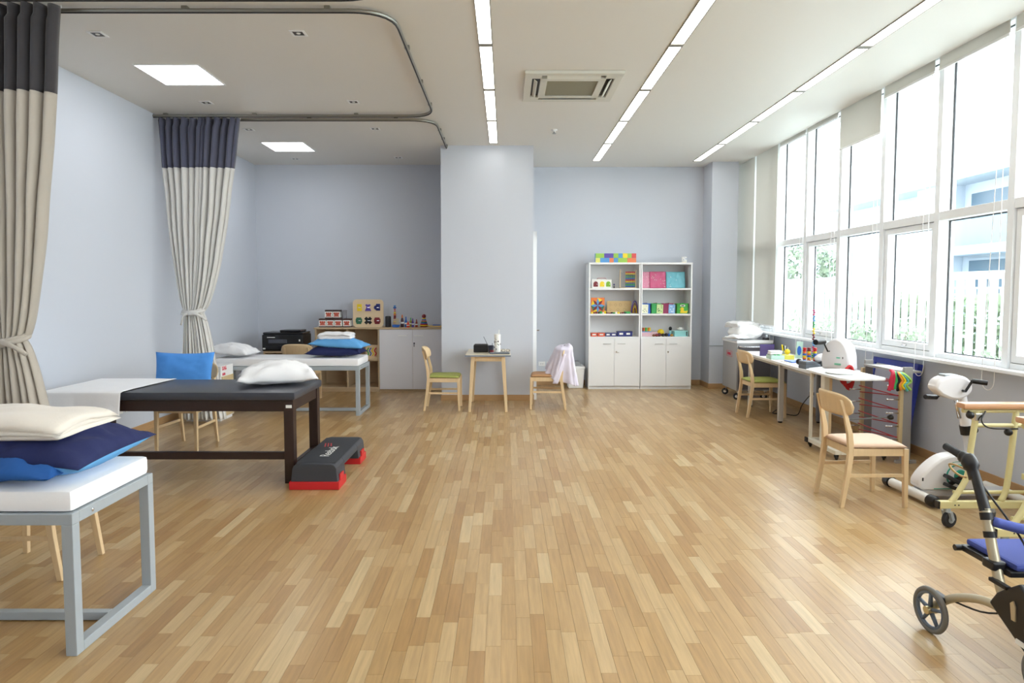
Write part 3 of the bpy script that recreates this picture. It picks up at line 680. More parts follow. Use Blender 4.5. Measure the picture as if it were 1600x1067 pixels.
# ================================================================= LOW CABINET
lc = thing('low_cabinet', 'open oak shelf section of the low cabinet along the back wall', 'cabinet', (-3.03, 10.50, 0))
H = 1.0
link('carcass', G().box((0, 0, 0), (.025, .55, H)).box((1.0, 0, 0), (1.018, .55, H)).box((.025, .53, .05), (1.0, .55, H)).box((.025, 0, .045), (1.0, .53, .068)).box((.025, .02, 0), (1.0, .04, .045)).box((.50, .01, .068), (.52, .53, H)), oak, lc)
link('shelf', G().box((.025, .01, .495), (.50, .53, .515)), oak, lc); link('shelf', G().box((.52, .01, .495), (1.0, .53, .515)), oak, lc)
wc = thing('white_cabinet', 'white two-door section of the low cabinet beside the column', 'cabinet', (-2.01, 10.50, 0))
link('carcass', G().box((0, .02, .05), (1.06, .55, H)).box((0, .03, 0), (1.06, .5, .05)), oak, wc)
for k, (x0, x1) in enumerate(((.004, .528), (.532, 1.058))):
    d_ = link('door', G().box((x0, 0, .04), (x1, .02, H - .004), bev=.0015), mat('white_laminate', (228, 228, 234), .4), wc)
    hx = x1 - .15 if k == 0 else x0 + .10
    link('handle', G().box((hx - .075, -.026, .888), (hx + .075, -.012, .908), bev=.002).box((hx - .07, -.014, .895), (hx - .06, 0, .903)).box((hx + .06, -.014, .895), (hx + .07, 0, .903)), white, d_)
    if k == 1: link('lock', G().lathe([(.012, 0), (.012, -.008)], (x0 + .025, 0, .775), 12, 'y').box((x0 + .02, -.02, .72), (x0 + .03, -.008, .77)), darkrub, d_)
lw = tag(link('worktop', G().box((-3.045, 10.485, H), (-.95, 11.08, H + .024), bev=.002), oak), 'oak worktop running over both sections of the low cabinet', 'worktop')
ZT = H + .024
# boxes
pcol = mat('box_red_print', (196, 84, 60), .5); pdk = mat('box_dark_print', (70, 48, 44), .5)
def pbox(x, y, z, lb, rz=0):
    t = thing('product_box', lb, 'box', (x, y, z), rz, 'small printed boxes stacked on the oak worktop')
    link('carton', G().box((-.058, -.06, 0), (.058, .06, .137), bev=.002), paperw, t)
    link('top_print', G().box((-.0585, -.0605, .112), (.0585, .0605, .138)), pdk, t); link('base_print', G().box((-.0585, -.0605, 0), (.0585, .0605, .018)), pdk, t)
    g = G()
    for k in range(3): g.lathe([(.015, -.0635), (.016, -.0605)], (-.03 + .03 * k, 0, .082), 10, 'y').lathe([(.013, -.0635), (.014, -.0605)], (-.022 + .022 * k, 0, .058), 10, 'y')
    g.box((-.045, -.062, .03), (.045, -.0602, .044)); link('front_print', g, pcol, t)
    return t
for k, (x, n_) in enumerate(((-2.935, 'leftmost of the bottom row'), (-2.81, 'second from the left in the bottom row'), (-2.685, 'third from the left in the bottom row'), (-2.545, 'rightmost of the bottom row beside the puzzle board'))): pbox(x, 10.66, ZT, 'small red and white printed box, ' + n_, .02 * (-1) ** k)
pbox(-2.84, 10.67, ZT + .139, 'small red and white printed box, left one of the top row', .06); pbox(-2.71, 10.67, ZT + .139, 'small red and white printed box, middle of the top row', -.03)
t = thing('plastic_tub', 'clear grey plastic tub at the right of the top row of boxes', 'tub', (-2.60, 10.68, ZT + .139)); link('body', G().lathe([(.036, 0), (.044, .13), (.046, .135), (.04, .135), (.034, .01)], n=18), mat('clear_plastic', (196, 196, 204), .15, trans=.6), t, smooth=True)
# lock puzzle board
pz = thing('puzzle_board', 'large birch activity board with six coloured latch shapes', 'toy board', (-2.21, 10.66, ZT))
def rrect(x0, z0, x1, z1, r, n=5):
    P_ = []
    for cx, cz, a0 in ((x1 - r, z0 + r, -PI / 2), (x1 - r, z1 - r, 0), (x0 + r, z1 - r, PI / 2), (x0 + r, z0 + r, PI)):
        for k in range(n + 1): a = a0 + PI / 2 * k / n; P_.append((cx + r * math.cos(a), cz + r * math.sin(a)))
    return P_
link('board', G().prism(rrect(-.245, 0, .245, .445, .06), -.012, .012, 'y'), mat('pale_birch_ply', (232, 208, 172), .45), pz, bevel=.002)
sh6 = [(-.145, .315, yel, 'car'), (0, .315, pur, 'dress'), (.15, .315, navyp, 'boot'), (-.145, .105, dgrn, 'bug'), (0, .105, black, 'cross'), (.15, .105, mar, 'shirt')]
for x, z, m_, kd in sh6:
    g = G()
    if kd == 'car': g.box((x - .03, -.024, z - .055), (x + .045, -.012, z + .055), bev=.004)
    elif kd == 'dress': g.prism([(x - .05, z - .055), (x + .05, z - .055), (x + .022, z + .01), (x + .045, z + .045), (x + .015, z + .055), (x, z + .04), (x - .015, z + .055), (x - .045, z + .045), (x - .022, z + .01)], -.024, -.012, 'y')
    elif kd == 'boot': g.box((x - .02, -.024, z - .05), (x + .045, -.012, z + .06), bev=.004).lathe([(.035, -.024), (.035, -.012)], (x - .02, 0, z), 16, 'y')
    elif kd == 'cross': 
        for a in (PI / 4, -PI / 4): g.box((x - .065, -.024, z - .024), (x + .065, -.012, z + .024), rot=Matrix.Rotation(a, 4, 'Y'))
    else: g.box((x - .045, -.024, z - .055), (x + .035, -.012, z + .05), bev=.006).box((x - .056, -.022, z - .03), (x + .048, -.013, z + .03), bev=.004)
    o = link('latch_shape', g, m_, pz)
    link('latch', G().box((x - .01, -.03, z - .008), (x + .03, -.0245, z + .004), bev=.002), chrome, o)
def cone_toy(x, m_, m2, h, lb, r=.026, y=10.66):
    t = thing('wooden_toy', lb, 'toy', (x, y, ZT), group='small toys on the oak worktop')
    link('body', G().lathe([(r, 0), (r * 1.05, h * .15), (r * .95, h * .55), (r * .6, h * .7), (r * .4, h * .74)], n=16), m_, t, smooth=True)
    link('cap', G().lathe([(r * .42, h * .74), (r * .5, h * .8), (r * .4, h * .95), (.004, h)], n=16), m2, t, smooth=True)
    link('band', G().lathe([(r * 1.1, h * .28), (r * 1.1, h * .42)], n=16), paperw, t)
t = thing('speaker', 'slim black cylinder beside the activity board', 'speaker', (-1.895, 10.68, ZT)); link('body', G().lathe([(.044, 0), (.046, .01), (.046, .165), (.042, .172)], n=24), darkrub, t, smooth=True); link('top_cap', G().lathe([(.036, .172), (.034, .176)], n=24), black, t)
t = thing('stacking_toy', 'tall bead tower in blue, yellow and red', 'toy', (-1.80, 10.76, ZT))
link('base', G().lathe([(.045, 0), (.045, .015)]), blu, t)
for k, (m_, r) in enumerate(((blu, .03), (red, .026), (yel, .026), (pink, .022), (mar, .026), (mar, .024), (org, .024), (yel, .022), (org, .018), (red, .016), (blu, .028), (sky, .02))): link('bead', G().ball((0, 0, .03 + .028 * k), r, (1, 1, .6)), m_, t, smooth=2)
t = thing('toy_boat', 'blue toy boat with a beaded wire tower', 'toy', (-1.755, 10.60, ZT))
link('hull', G().prism([(-.062, .04), (-.045, 0), (.045, 0), (.062, .04)], -.04, .04, 'y'), blu, t, bevel=.004)
g = G()
for k in range(4): g.tube([(.045 * math.cos(a), .03 * math.sin(a), .045 + .024 * k + .01) for a in [2 * PI * q / 16 for q in range(16)]], .008, 6, closed=True)
link('rings', g, mat('pale_bead', (214, 200, 170), .5), t, smooth=2); link('mast', G().cyl((0, 0, .045), (0, 0, .15), .005), birch, t)
cone_toy(-1.665, C('dark_toy', (70, 44, 60)), org, .20, 'orange-topped doll toy right of the bead tower', .024)
cone_toy(-1.605, blu, blu, .17, 'blue bottle-shaped toy with a white band on the worktop', .021); cone_toy(-1.54, C('olive_toy', (150, 150, 60)), grn, .15, 'green-topped bottle-shaped toy in the middle of the toy row', .02, 10.74)
cone_toy(-1.56, C('red_orange', (226, 66, 38)), C('red_orange', (0, 0, 0)), .095, 'short red-orange toy in front of the green-topped one', .024, 10.58)
cone_toy(-1.495, pur, pur, .14, 'purple bottle-shaped toy left of the rust brown one', .018); cone_toy(-1.435, C('rust_toy', (150, 64, 44)), C('rust_toy', (0, 0, 0)), .125, 'rust brown bottle-shaped toy beside the ring stacker', .019)
t = thing('ring_stacker', 'cone of striped stacking rings with a maroon ball', 'toy', (-1.315, 10.66, ZT))
for k, (m_, r) in enumerate(((mar, .062), (yel, .068), (red, .062), (blu, .055), (dgrn, .048), (org, .042), (blu, .036), (yel, .03))): link('ring', G().lathe([(r * .9, .018 * k), (r, .018 * k + .005), (r, .018 * k + .013), (r * .9, .018 * k + .018)], n=20), m_, t, smooth=True)
link('ball', G().ball((0, 0, .175), .034), mar, t, smooth=2)
t = thing('wooden_tray', 'low pale wooden tray at the right end of the worktop', 'tray', (-.985, 10.80, ZT)); 
t.location = (-1.12, 10.72, ZT); link('base', G().box((-.14, -.07, 0), (.12, .07, .022), bev=.004), C('pale_yellow_wood', (222, 190, 120)), t); link('piece', G().box((-.06, -.04, .022), (.06, .04, .036), bev=.004), blu, t)
# toy inside the shelf
t = thing('peg_board', 'wooden board with colourful curved shapes inside the oak shelf', 'toy board', (-2.15, 10.62, .515))
link('board', G().prism(rrect(-.10, 0, .10, .225, .02), -.008, .008, 'y'), C('pale_birch_ply', (0, 0, 0)), t, bevel=.001)
for k, m_ in enumerate((grn, blu, yel, red)): link('shape', G().tube(spline([(-.07 + .04 * k, -.014, .05), (-.05 + .04 * k, -.014, .09), (-.075 + .04 * k, -.014, .13), (-.05 + .04 * k, -.014, .18)], 4), .009, 6), m_, t, smooth=2)

# ================================================================= SMALL TABLE by the column
tb = thing('small_table', 'small light wooden table with splayed legs against the column', 'table', (-.235, 9.14, 0))
link('tabletop', G().prism(rrect(-.30, -.43, .30, .45, .02), .738, .762, 'z'), mat('pale_laminate', (214, 202, 178), .35), tb, bevel=.003)
link('edge_band', G().box((-.303, -.434, .737), (.303, -.428, .755)), mat('grey_edge', (124, 134, 150), .5), tb)
link('apron', G().box((-.20, -.375, .67), (.20, -.355, .738)).box((-.20, .355, .67), (.20, .375, .738)).box((-.215, -.36, .67), (-.195, .36, .738)).box((.195, -.36, .67), (.215, .36, .738)), birch, tb)
for sx in (-1, 1):
    for sy in (-1, 1): link('leg', G().limb([(sx * .245, sy * .42 if sy < 0 else .40, 0), (sx * .20, sy * .365, .738)], [(.017, .017), (.024, .024)]), birch, tb, bevel=.003)
t = thing('speaker_box', 'small black box at the left of the small table', 'box', (-.34, 9.14, .762)); link('body', G().box((-.10, -.09, 0), (.10, .09, .105), bev=.014), black, t); link('top_panel', G().box((-.085, -.07, .105), (.085, .07, .108)), darkrub, t)
t = thing('pen_cup', 'dark mesh pen cup in the middle of the small table', 'cup', (-.20, 9.02, .762)); link('cup', G().lathe([(.036, 0), (.04, .1), (.036, .1), (.033, .01)], n=18), mat('dark_mesh', (66, 70, 84), .4, .4), t, smooth=True)
g = G(); g.cyl((0, 0, .01), (-.10, 0, .22), .004, n=6).cyl((.01, .01, .01), (.02, .01, .13), .004, n=6); link('pens', g, mat('grey_pen', (80, 88, 104), .4), t)
t = thing('cup', 'small red cup in front of the dark pen cup', 'cup', (-.185, 8.90, .762)); link('body', G().lathe([(.022, 0), (.026, .045), (.022, .045), (.02, .006)], n=16), mar, t, smooth=True); link('rim', G().lathe([(.028, .0), (.028, .006)], n=16), paperw, t)
t = thing('tumbler', 'tall white tumbler with black patterns on the small table', 'tumbler', (-.11, 8.93, .782)); link('body', G().lathe([(.036, 0), (.04, .02), (.043, .20), (.044, .235), (.04, .237), (.03, .245)], n=24), paperw, t, smooth=True)
g = G(); rd = random.Random(8)
for k in range(16):
    a = rd.uniform(PI * 1.05, PI * 1.95); z = rd.uniform(.02, .19); g.ball((.0405 * math.cos(a), .0405 * math.sin(a), z), rd.uniform(.005, .011), (1, .35, rd.uniform(.7, 1.8)), 8, 5)
link('pattern', g, black, t); link('straw', G().cyl((.02, 0, .24), (.022, 0, .30), .005, n=8), paperw, t)
t = thing('clipboard_case', 'flat grey case on the right of the small table', 'case', (-.08, 8.88, .762)); link('body', G().box((-.135, -.09, 0), (.135, .09, .013), bev=.004), mat('grey_case', (104, 108, 114), .4), t); link('lid', G().box((-.125, -.08, .013), (.125, .08, .02), bev=.003), C('grey_case2', (128, 132, 138)), t)
t = thing('eyeglasses', 'thin clear items lying on the grey case', 'glasses', (-.0, 8.88, .782)); g = G()
for sx in (-1, 1): g.tube([(sx * .03 + .022 * math.cos(a), .01 * math.sin(a) * .3, .022 + .018 * math.sin(a)) for a in [2 * PI * q / 14 for q in range(14)]], .0018, 5, closed=True).tube([(sx * .052, 0, .028), (sx * .06, .05, .024), (sx * .055, .11 - .04, .004)], .0018, 5)
link('frame', g, darkrub, t)
# outlets
def outlet(x, y, z, ax, lb, n=1):
    t = thing('wall_socket', lb, 'socket', (x, y, z), group='white wall sockets')
    if ax == 'x': link('plate', G().box((0, -.058, -.038), (.009, .058, .038), bev=.003), white, t); link('socket_holes', G().box((.0085, -.02, -.006), (.0095, -.012, .006)).box((.0085, .012, -.006), (.0095, .02, .006)), darkrub, t)
    else: link('plate', G().box((-.058, -.009, -.038), (.058, 0, .038), bev=.003), white, t); link('socket_holes', G().box((-.02, -.0095, -.006), (-.012, -.0085, .006)).box((.012, -.0095, -.006), (.02, -.0085, .006)), darkrub, t)
outlet(XL, 7.05, .32, 'x', 'left of the pair of white sockets on the left wall under the black table'); outlet(XL, 7.22, .32, 'x', 'right of the pair of white sockets on the left wall under the black table')
outlet(-3.93, 11.1, .32, 'y', 'left of the pair of white sockets on the back wall under the far bed'); outlet(-3.78, 11.1, .32, 'y', 'right of the pair of white sockets on the back wall under the far bed')
outlet(.62, YB, .36, 'y', 'white socket on the back wall right of the column door'); outlet(.76, YB, .36, 'y', 'white socket on the back wall just left of the draped jacket')
# bin
t = thing('waste_bin', 'white pedal bin with grey lid left of the white shelf unit', 'bin', (1.16, 11.0, 0))
link('body', G().limb([(0, 0, 0), (0, 0, .33)], [(.12, .14), (.14, .16)]), white, t, bevel=.012); link('rim', G().limb([(0, 0, .33), (0, 0, .365)], [(.15, .17), (.142, .16)]), white, t, bevel=.006); link('lid', G().limb([(-.02, 0, .36), (-.02, 0, .44)], [(.115, .135), (.085, .1)]), mat('grey_lid', (140, 142, 146), .5), t, bevel=.012)

# ================================================================= WHITE SHELF UNITS
ZS = [(.04, .06), (.82, .86), (1.205, 1.235), (1.62, 1.65), (2.035, 2.07)]
Yf = 10.77; Yb = 11.2
def shelf_unit(x0, x1, lb, lockx):
    t = thing('shelf_unit', lb, 'shelf', (x0, Yf, 0), group='pair of white shelf units')
    Wd = x1 - x0; D = Yb - Yf; s = .022
    link('carcass', G().box((0, 0, 0), (s, D, 2.035), bev=.002).box((Wd - s, 0, 0), (Wd, D, 2.035), bev=.002).box((s, D - .012, .04), (Wd - s, D, 2.035)).box((s, .01, 0), (Wd - s, .03, .05)), white, t)
    link('top_board', G().box((-.003, -.01, 2.035), (Wd + .003, D, 2.065), bev=.002), white, t)
    for z0, z1 in ZS[1:4]: link('shelf', G().box((s, .004, z1 - .028), (Wd - s, D - .012, z1), bev=.0015), white, t)
    m_ = Wd / 2
    for k, (a, b) in enumerate(((.002, m_ - .0015), (m_ + .0015, Wd - .002))):
        d_ = link('door', G().box((a, -.018, .055), (b, 0, .83), bev=.0015), white, t)
        hx = b - .12 if k == 0 else a + .11
        link('handle', G().box((hx - .065, -.038, .742), (hx + .065, -.030, .752), bev=.002).box((hx - .06, -.031, .743), (hx - .052, -.018, .751)).box((hx + .052, -.031, .743), (hx + .06, -.018, .751)), alu, d_)
        if k == 1: link('lock', G().lathe([(.011, -.018), (.011, -.024)], (a + .03, 0, .615), 12, 'y').box((a + .025, -.03, .60), (a + .075 if lockx else a + .035, -.024, .606)), chrome, d_)
    return t
shelf_unit(1.352, 2.192, 'left white shelf unit with three open shelves and two doors', True)
shelf_unit(2.200, 3.030, 'right white shelf unit with three open shelves and two doors', False)
Z1, Z2, Z3, Z4 = .86, 1.235, 1.65, 2.066
def simple(name, lb, cat, loc, parts, group=None, rz=0):
    t = thing(name, lb, cat, loc, rz, group)
    for nm, g, m_, sm in parts: link(nm, g, m_, t, smooth=sm)
    return t
# foam block puzzle on top
t = thing('foam_puzzle', 'colourful foam block box on top of the left white shelf unit', 'toy', (1.46, 10.80, Z4))
g = G(); g.box((0, .002, 0), (.66, .10, .148)); link('core', g, sky, t)
row2 = [(0, .14, lime), (.14, .29, pur), (.29, .37, lime), (.37, .44, sky), (.44, .52, C('yellow_foam', (250, 226, 70), .7)), (.52, .585, lime), (.585, .66, C('coral_foam', (224, 92, 92), .7))]
row1 = [(0, .075, C('pale_yellow_foam', (240, 236, 130), .7)), (.075, .225, sky), (.225, .295, C('orange_foam', (238, 140, 96), .7)), (.295, .365, sky), (.365, .515, lime), (.515, .66, C('orange_foam', (0, 0, 0)))]
for zz, rw in ((.001, row1), (.075, row2)):
    for a, b, m_ in rw: link('block', G().box((a + .001, -.004, zz), (b - .001, .006, zz + .072), bev=.002), m_, t)
for x in (.48, .33): link('round_block', G().lathe([(.034, -.008), (.034, -.004)], (x, 0, .115), 18, 'y'), C('yellow_foam', (0, 0, 0)) if x > .4 else lime, t)
t = thing('mug', 'small white mug with coloured dots on the right white shelf unit', 'mug', (2.92, 10.88, Z4)); link('body', G().lathe([(.035, 0), (.042, .01), (.04, .095), (.034, .095), (.032, .012)], n=20), paperw, t, smooth=True)
link('base_ring', G().lathe([(.037, 0), (.04, .004), (.037, .012)], n=20), yel, t); link('dots', G().ball((.02, -.036, .06), .008, (1, .3, 1)).ball((-.015, -.037, .045), .007, (1, .3, 1)).ball((.0, -.039, .075), .006, (1, .3, 1)), blu, t)
# top shelf left: three door toy, figure, abacus
t = thing('door_toy', 'white toy with three arched doors in red, yellow and green', 'toy', (1.41, 10.85, Z3))
link('body', G().box((0, -.02, 0), (.32, .05, .145), bev=.004), paperw, t)
for x, m_ in ((.06, mar), (.165, yel), (.265, C('leaf_green', (130, 180, 50)))):
    dpoly = [(x - .036, .025), (x + .036, .025)] + [(x + .036 * math.cos(a), .075 + .036 * math.sin(a)) for a in [PI * q / 8 for q in range(9)]]
    o = link('arched_door', G().prism(dpoly, -.028, -.02, 'y'), m_, t); link('knob', G().ball((x + .02, -.032, .065), .006), paperw, o)
link('handle', G().tube([(.08, .01, .145), (.1, .01, .165), (.22, .01, .165), (.24, .01, .145)], .003, 6), red, t)
simple('toy_figure', 'tiny dark toy figure right of the three-door toy', 'toy', (1.77, 10.84, Z3), [('body', G().lathe([(.01, 0), (.008, .03), (.004, .045)], n=10), darkrub, True), ('head', G().ball((0, 0, .06), .013), navyp, 2)])
t = thing('abacus', 'wooden abacus with rows of red, yellow, green and blue beads', 'abacus', (1.865, 10.86, Z3))
ab = C('pale_abacus_wood', (206, 184, 150), .5)
link('frame', G().box((0, -.015, 0), (.014, .015, .30)).box((.255, -.015, 0), (.27, .015, .30)).box((0, -.05, 0), (.27, .05, .012)), ab, t)
for k in range(10):
    z = .03 + .0255 * k; link('rod', G().cyl((.01, 0, z), (.26, 0, z), .002, n=6), greysteel, t); g = G(); 
    for q in range(10): g.lathe([(.007, 0), (.012, .004), (.012, .009), (.007, .013)], (.095 + .0158 * q, 0, z), 8, 'x')
    link('bead_row', g, [blu, grn, C('grey_blue', (96, 120, 160)), yel, red, blu, grn, C('dark_teal', (60, 110, 110)), yel, red][k], t)
# shelf 2 left: star mosaic, wooden board, blocks, ring
t = thing('star_mosaic', 'square star mosaic in blue, red, orange and yellow', 'toy board', (1.405, 10.90, Z2)); S = .222
link('backing', G().box((0, 0, 0), (S, .012, .26)), org, t)
cx, cz = S / 2, .13; mm = [sky, mar, C('mosaic_blue', (110, 150, 210)), mar]
def tri(pts, m_, nm='tile'): link(nm, G().prism(pts, -.006, 0, 'y'), m_, t)
for k in range(8):
    a = PI / 4 * k + .0; r1, r2 = .058, .112; d = PI / 8
    tip = (cx + r2 * math.cos(a), cz + 1.12 * r2 * math.sin(a)); l = (cx + r1 * math.cos(a - d), cz + 1.12 * r1 * math.sin(a - d)); r_ = (cx + r1 * math.cos(a + d), cz + 1.12 * r1 * math.sin(a + d))
    tri([(cx, cz), l, tip, r_], [sky, mar][k % 2]); a2 = a + PI / 8 * 2; tip2 = (cx + r2 * math.cos(a2), cz + 1.12 * r2 * math.sin(a2))
    tri([r_, tip, tip2], [org, yel, org, yel, dgrn, yel, org, dgrn][k])
t = thing('shape_board', 'light wooden board with outlined shapes on the second shelf', 'toy board', (1.68, 10.98, Z2)); link('board', G().prism(rrect(0, 0, .40, .205, .012), -.008, .008, 'y'), C('board_wood', (212, 182, 130), .5), t, bevel=.001)
for k, (x, z) in enumerate(((.06, .14), (.14, .14), (.22, .14), (.31, .14), (.06, .06), (.18, .06), (.29, .06))): link('shape', G().tube([(x + .024 * math.cos(a), -.01, z + .024 * math.sin(a)) for a in [2 * PI * q / (3 + k % 4) for q in range(3 + k % 4)]], .003, 5, closed=True), C('shape_line', (182, 148, 100)), t)
rd = random.Random(4); bc = [brown, cream, mar, dgrn, yel, birch, black, grn, org, paperw]
for k in range(17):
    x = 1.41 + .036 * k; m_ = bc[rd.randrange(10)]; h = rd.uniform(.02, .05) if x < 1.66 else rd.uniform(.015, .035)
    col = ('yellow', 'brown', 'red', 'dark', 'green', 'pale')[k % 6]; m_ = (yel, brown, mar, black, grn, cream)[k % 6]
    pos = 'in front of the star mosaic' if x < 1.64 else 'in front of the wooden shape board'
    nth = ('first', 'second', 'third', 'fourth', 'fifth', 'sixth', 'seventh', 'eighth', 'ninth', 'tenth', 'eleventh', 'twelfth', 'thirteenth', 'fourteenth', 'fifteenth', 'sixteenth', 'seventeenth')[k]
    t = thing('toy_block', 'small %s wooden block, %s from the left %s' % (col, nth, pos), 'block', (x, 10.82, Z2), rd.uniform(-.4, .4), 'small blocks on the second shelf'); t2 = link('body', G().box((-.015, -.022, 0), (.015, .022, h), bev=.003), m_, t)
t = thing('green_block', 'flat green block right of the small blocks', 'block', (1.99, 10.84, Z2)); link('body', G().box((-.045, -.03, 0), (.045, .03, .035), bev=.003), grn, t)
t = thing('rainbow_arch', 'nested purple, brown and yellow arches at the shelf end', 'toy', (2.12, 10.88, Z2))
for k, m_ in enumerate((pur, brown, yel, mar)): link('arch', G().tube([((.05 - .011 * k) * math.cos(a), 0, (.20 - .04 * k) * math.sin(a) + .006) for a in [PI * q / 14 for q in range(15)]], .007, 6, sy=2.6), m_, t, smooth=2)
# shelf 3 left: boxes
for x, w_, m_, lb in ((1.40, .095, C('coral_red', (222, 92, 64)), 'left small coral box on the lowest open shelf'), (1.51, .115, C('coral_red2', (226, 96, 66)), 'wider coral box on the lowest open shelf'), (1.635, .085, C('slate_blue', (76, 84, 128)), 'small slate blue box next to the coral ones'), (1.725, .09, C('dull_violet', (84, 82, 140)), 'small dull violet box next to the slate blue one'), (1.83, .245, navyp, 'wide navy box with two white labels')):
    h = .085 if w_ > .2 else .06; t = thing('storage_box', lb, 'box', (x, 10.82, Z1), 0, 'small boxes on the lowest open shelf'); link('body', G().box((0, 0, 0), (w_, .10, h), bev=.006), m_, t); link('lid', G().box((-.003, -.003, h * .72), (w_ + .003, .103, h), bev=.004), m_, t)
    for f in ((.25, .72) if w_ > .2 else (.5,)): link('label_card', G().box((w_ * f - min(.03, w_ * .3), -.006, h * .35), (w_ * f + min(.03, w_ * .3), -.003, h * .72)), paperw, t)
# right unit: bags
bags = [(2.235, .19, .27, C('pink_print', (226, 146, 172), .3), 'pale pink film bag at the left of the top shelf', .015), (2.375, .265, .275, magenta, 'magenta sparkling film folder in the middle of the top shelf', 0), (2.645, .31, .27, teal, 'teal film folder at the right of the top shelf', -.01)]
for x, w_, h, m_, lb, dy in bags:
    t = thing('film_folder', lb, 'folder', (x, 10.94 + dy, Z3), 0, 'shiny folders on the top shelf'); M = Matrix.Rotation(-.16, 4, 'X')
    def pf(u, v, w_=w_, h=h): 
        p_ = M @ Vector((u * w_, -.01 + .006 * nz(u * 7, v * 7, w_ * 10), v * h)); return p_
    link('cover', G().grid(pf, 18, 18), m_, t, smooth=2, solid=.012)
    g = G(); rd = random.Random(int(w_ * 100))
    for k in range(12 if m_ is not teal else 5):
        u, v = rd.uniform(.1, .9), rd.uniform(.08, .92); p_ = M @ Vector((u * w_, -.02, v * h)); g.beam(p_, p_ + Vector((rd.uniform(-.02, .03), 0, rd.uniform(-.02, .02))), .003, .004)
    link('glitter', g, paperw, t); link('spine', G().beam(M @ Vector((w_, 0, 0)), M @ Vector((w_, 0, h)), .006, .016), darkrub if m_ is teal else m_, t)
# baskets
bk = [(2.225, .145, blu, 'blue basket with a cream card on the middle shelf', C('card_cream', (240, 240, 214)), .0), (2.385, .15, grn, 'green basket with a pale green card on the middle shelf', C('card_green', (206, 226, 160)), .085), (2.575, .17, C('basket_maroon', (150, 44, 88)), 'maroon basket with a light blue card on the middle shelf', C('card_blue', (140, 186, 230)), .09), (2.80, .19, C('basket_green', (62, 170, 62)), 'green basket with a yellow duck shape at the shelf end', None, 0)]
for x, w_, m_, lb, card, cx_ in bk:
    t = thing('basket', lb, 'basket', (x, 10.84, Z2), 0, 'plastic baskets on the middle shelf'); h = .165
    g = G(); g.prism([(.01, 0), (w_ - .01, 0), (w_, h), (0, h)], 0, .006, 'y').prism([(.01, 0), (w_ - .01, 0), (w_, h), (0, h)], .17, .176, 'y').box((.002, 0, 0), (.008, .176, h)).box((w_ - .008, 0, 0), (w_ - .002, .176, h)).box((.008, .006, 0), (w_ - .008, .17, .006))
    link('body', g, m_, t); link('rim', G().box((-.005, -.006, h - .012), (w_ + .005, .002, h + .002), bev=.002), m_, t); link('contents', G().ball((w_ * .4, .06, h - .02), .035, (1, 1, .8)).ball((w_ * .65, .1, h - .02), .03), brown if card else grn, t, smooth=2)
    if card:
        c_ = link('card', G().box((cx_, -.014, .005), (cx_ + .105, -.010, .15), rot=Matrix.Rotation(.04, 4, 'Y')), card, t); g = G(); rd = random.Random(int(x * 100))
        for k in range(9): g.ball((cx_ + rd.uniform(.02, .085), -.0145, rd.uniform(.03, .13)), rd.uniform(.004, .009), (1, .2, 1), 8, 5)
        link('card_picture', g, paperw if m_.name == 'basket_maroon' else dgrn, c_)
    else:
        link('duck', G().lathe([(.028, -.016), (.028, -.004)], (w_ * .45, 0, .075), 16, 'y').prism([(w_ * .3, .01), (w_ * .85, .01), (w_ * .95, .05), (w_ * .7, .04), (w_ * .5, .06), (w_ * .32, .05)], -.016, -.004, 'y').prism([(w_ * .2, .07), (w_ * .35, .08), (w_ * .35, .065)], -.016, -.004, 'y'), yel, t)
        link('handle_slot', G().prism(rrect(w_ * .3, .115, w_ * .7, .145, .012), -.008, 0, 'y'), paperw, t); link('handle_opening', G().prism(rrect(w_ * .36, .122, w_ * .64, .138, .007), -.010, -.002, 'y'), black, t)
# lowest shelf right
t = thing('pink_box', 'flat pink box on the lowest open shelf', 'box', (2.24, 10.86, Z1)); link('body', G().box((0, 0, 0), (.26, .2, .065), bev=.004), C('pale_pink', (228, 190, 198)), t); link('lid', G().box((-.002, -.002, .055), (.262, .202, .068), bev=.003), C('pale_pink', (0, 0, 0)), t)
t = thing('stacking_cups', 'row of small orange and green cups on a blue tray', 'toy', (2.23, 10.88, Z1 + .068)); link('tray', G().box((0, 0, 0), (.17, .1, .012), bev=.003), sky, t)
for k in range(7): link('cup', G().lathe([(.011, .012), (.0125, .072)], (.014 + .0235 * k, .05, 0), 12), [org, C('rust_toy', (0, 0, 0)), org, grn, lime, org, yel][k], t)
simple('ball', 'yellow ball on the lowest open shelf', 'ball', (2.575, 10.98, Z1), [('body', G().ball((0, 0, .058), .058, (1, .95, 1), 20, 14), yel, 2)])
rd = random.Random(9)
for k, (x, y, r, m_, lb) in enumerate(((2.42, 10.80, .022, brown, 'brown toy pebble at the left'), (2.47, 10.81, .026, mar, 'dark red toy berry'), (2.515, 10.82, .032, C('plum', (84, 34, 50)), 'plum coloured toy fruit'), (2.575, 10.81, .028, darkrub, 'dark grey toy fruit'), (2.63, 10.83, .03, black, 'black toy fruit'), (2.68, 10.86, .026, blu, 'small blue toy piece'), (2.72, 10.83, .024, C('ochre', (160, 120, 50)), 'ochre toy piece'))):
    t = thing('toy_fruit', lb + ' on the lowest open shelf', 'toy', (x, y, Z1), 0, 'small toys on the lowest open shelf'); link('body', G().ball((0, 0, r * .9), r, (1.1, 1, .9)), m_, t, smooth=2); link('stalk', G().cyl((0, 0, r * 1.6), (.004, 0, r * 2.1), .003, n=6), brown, t)
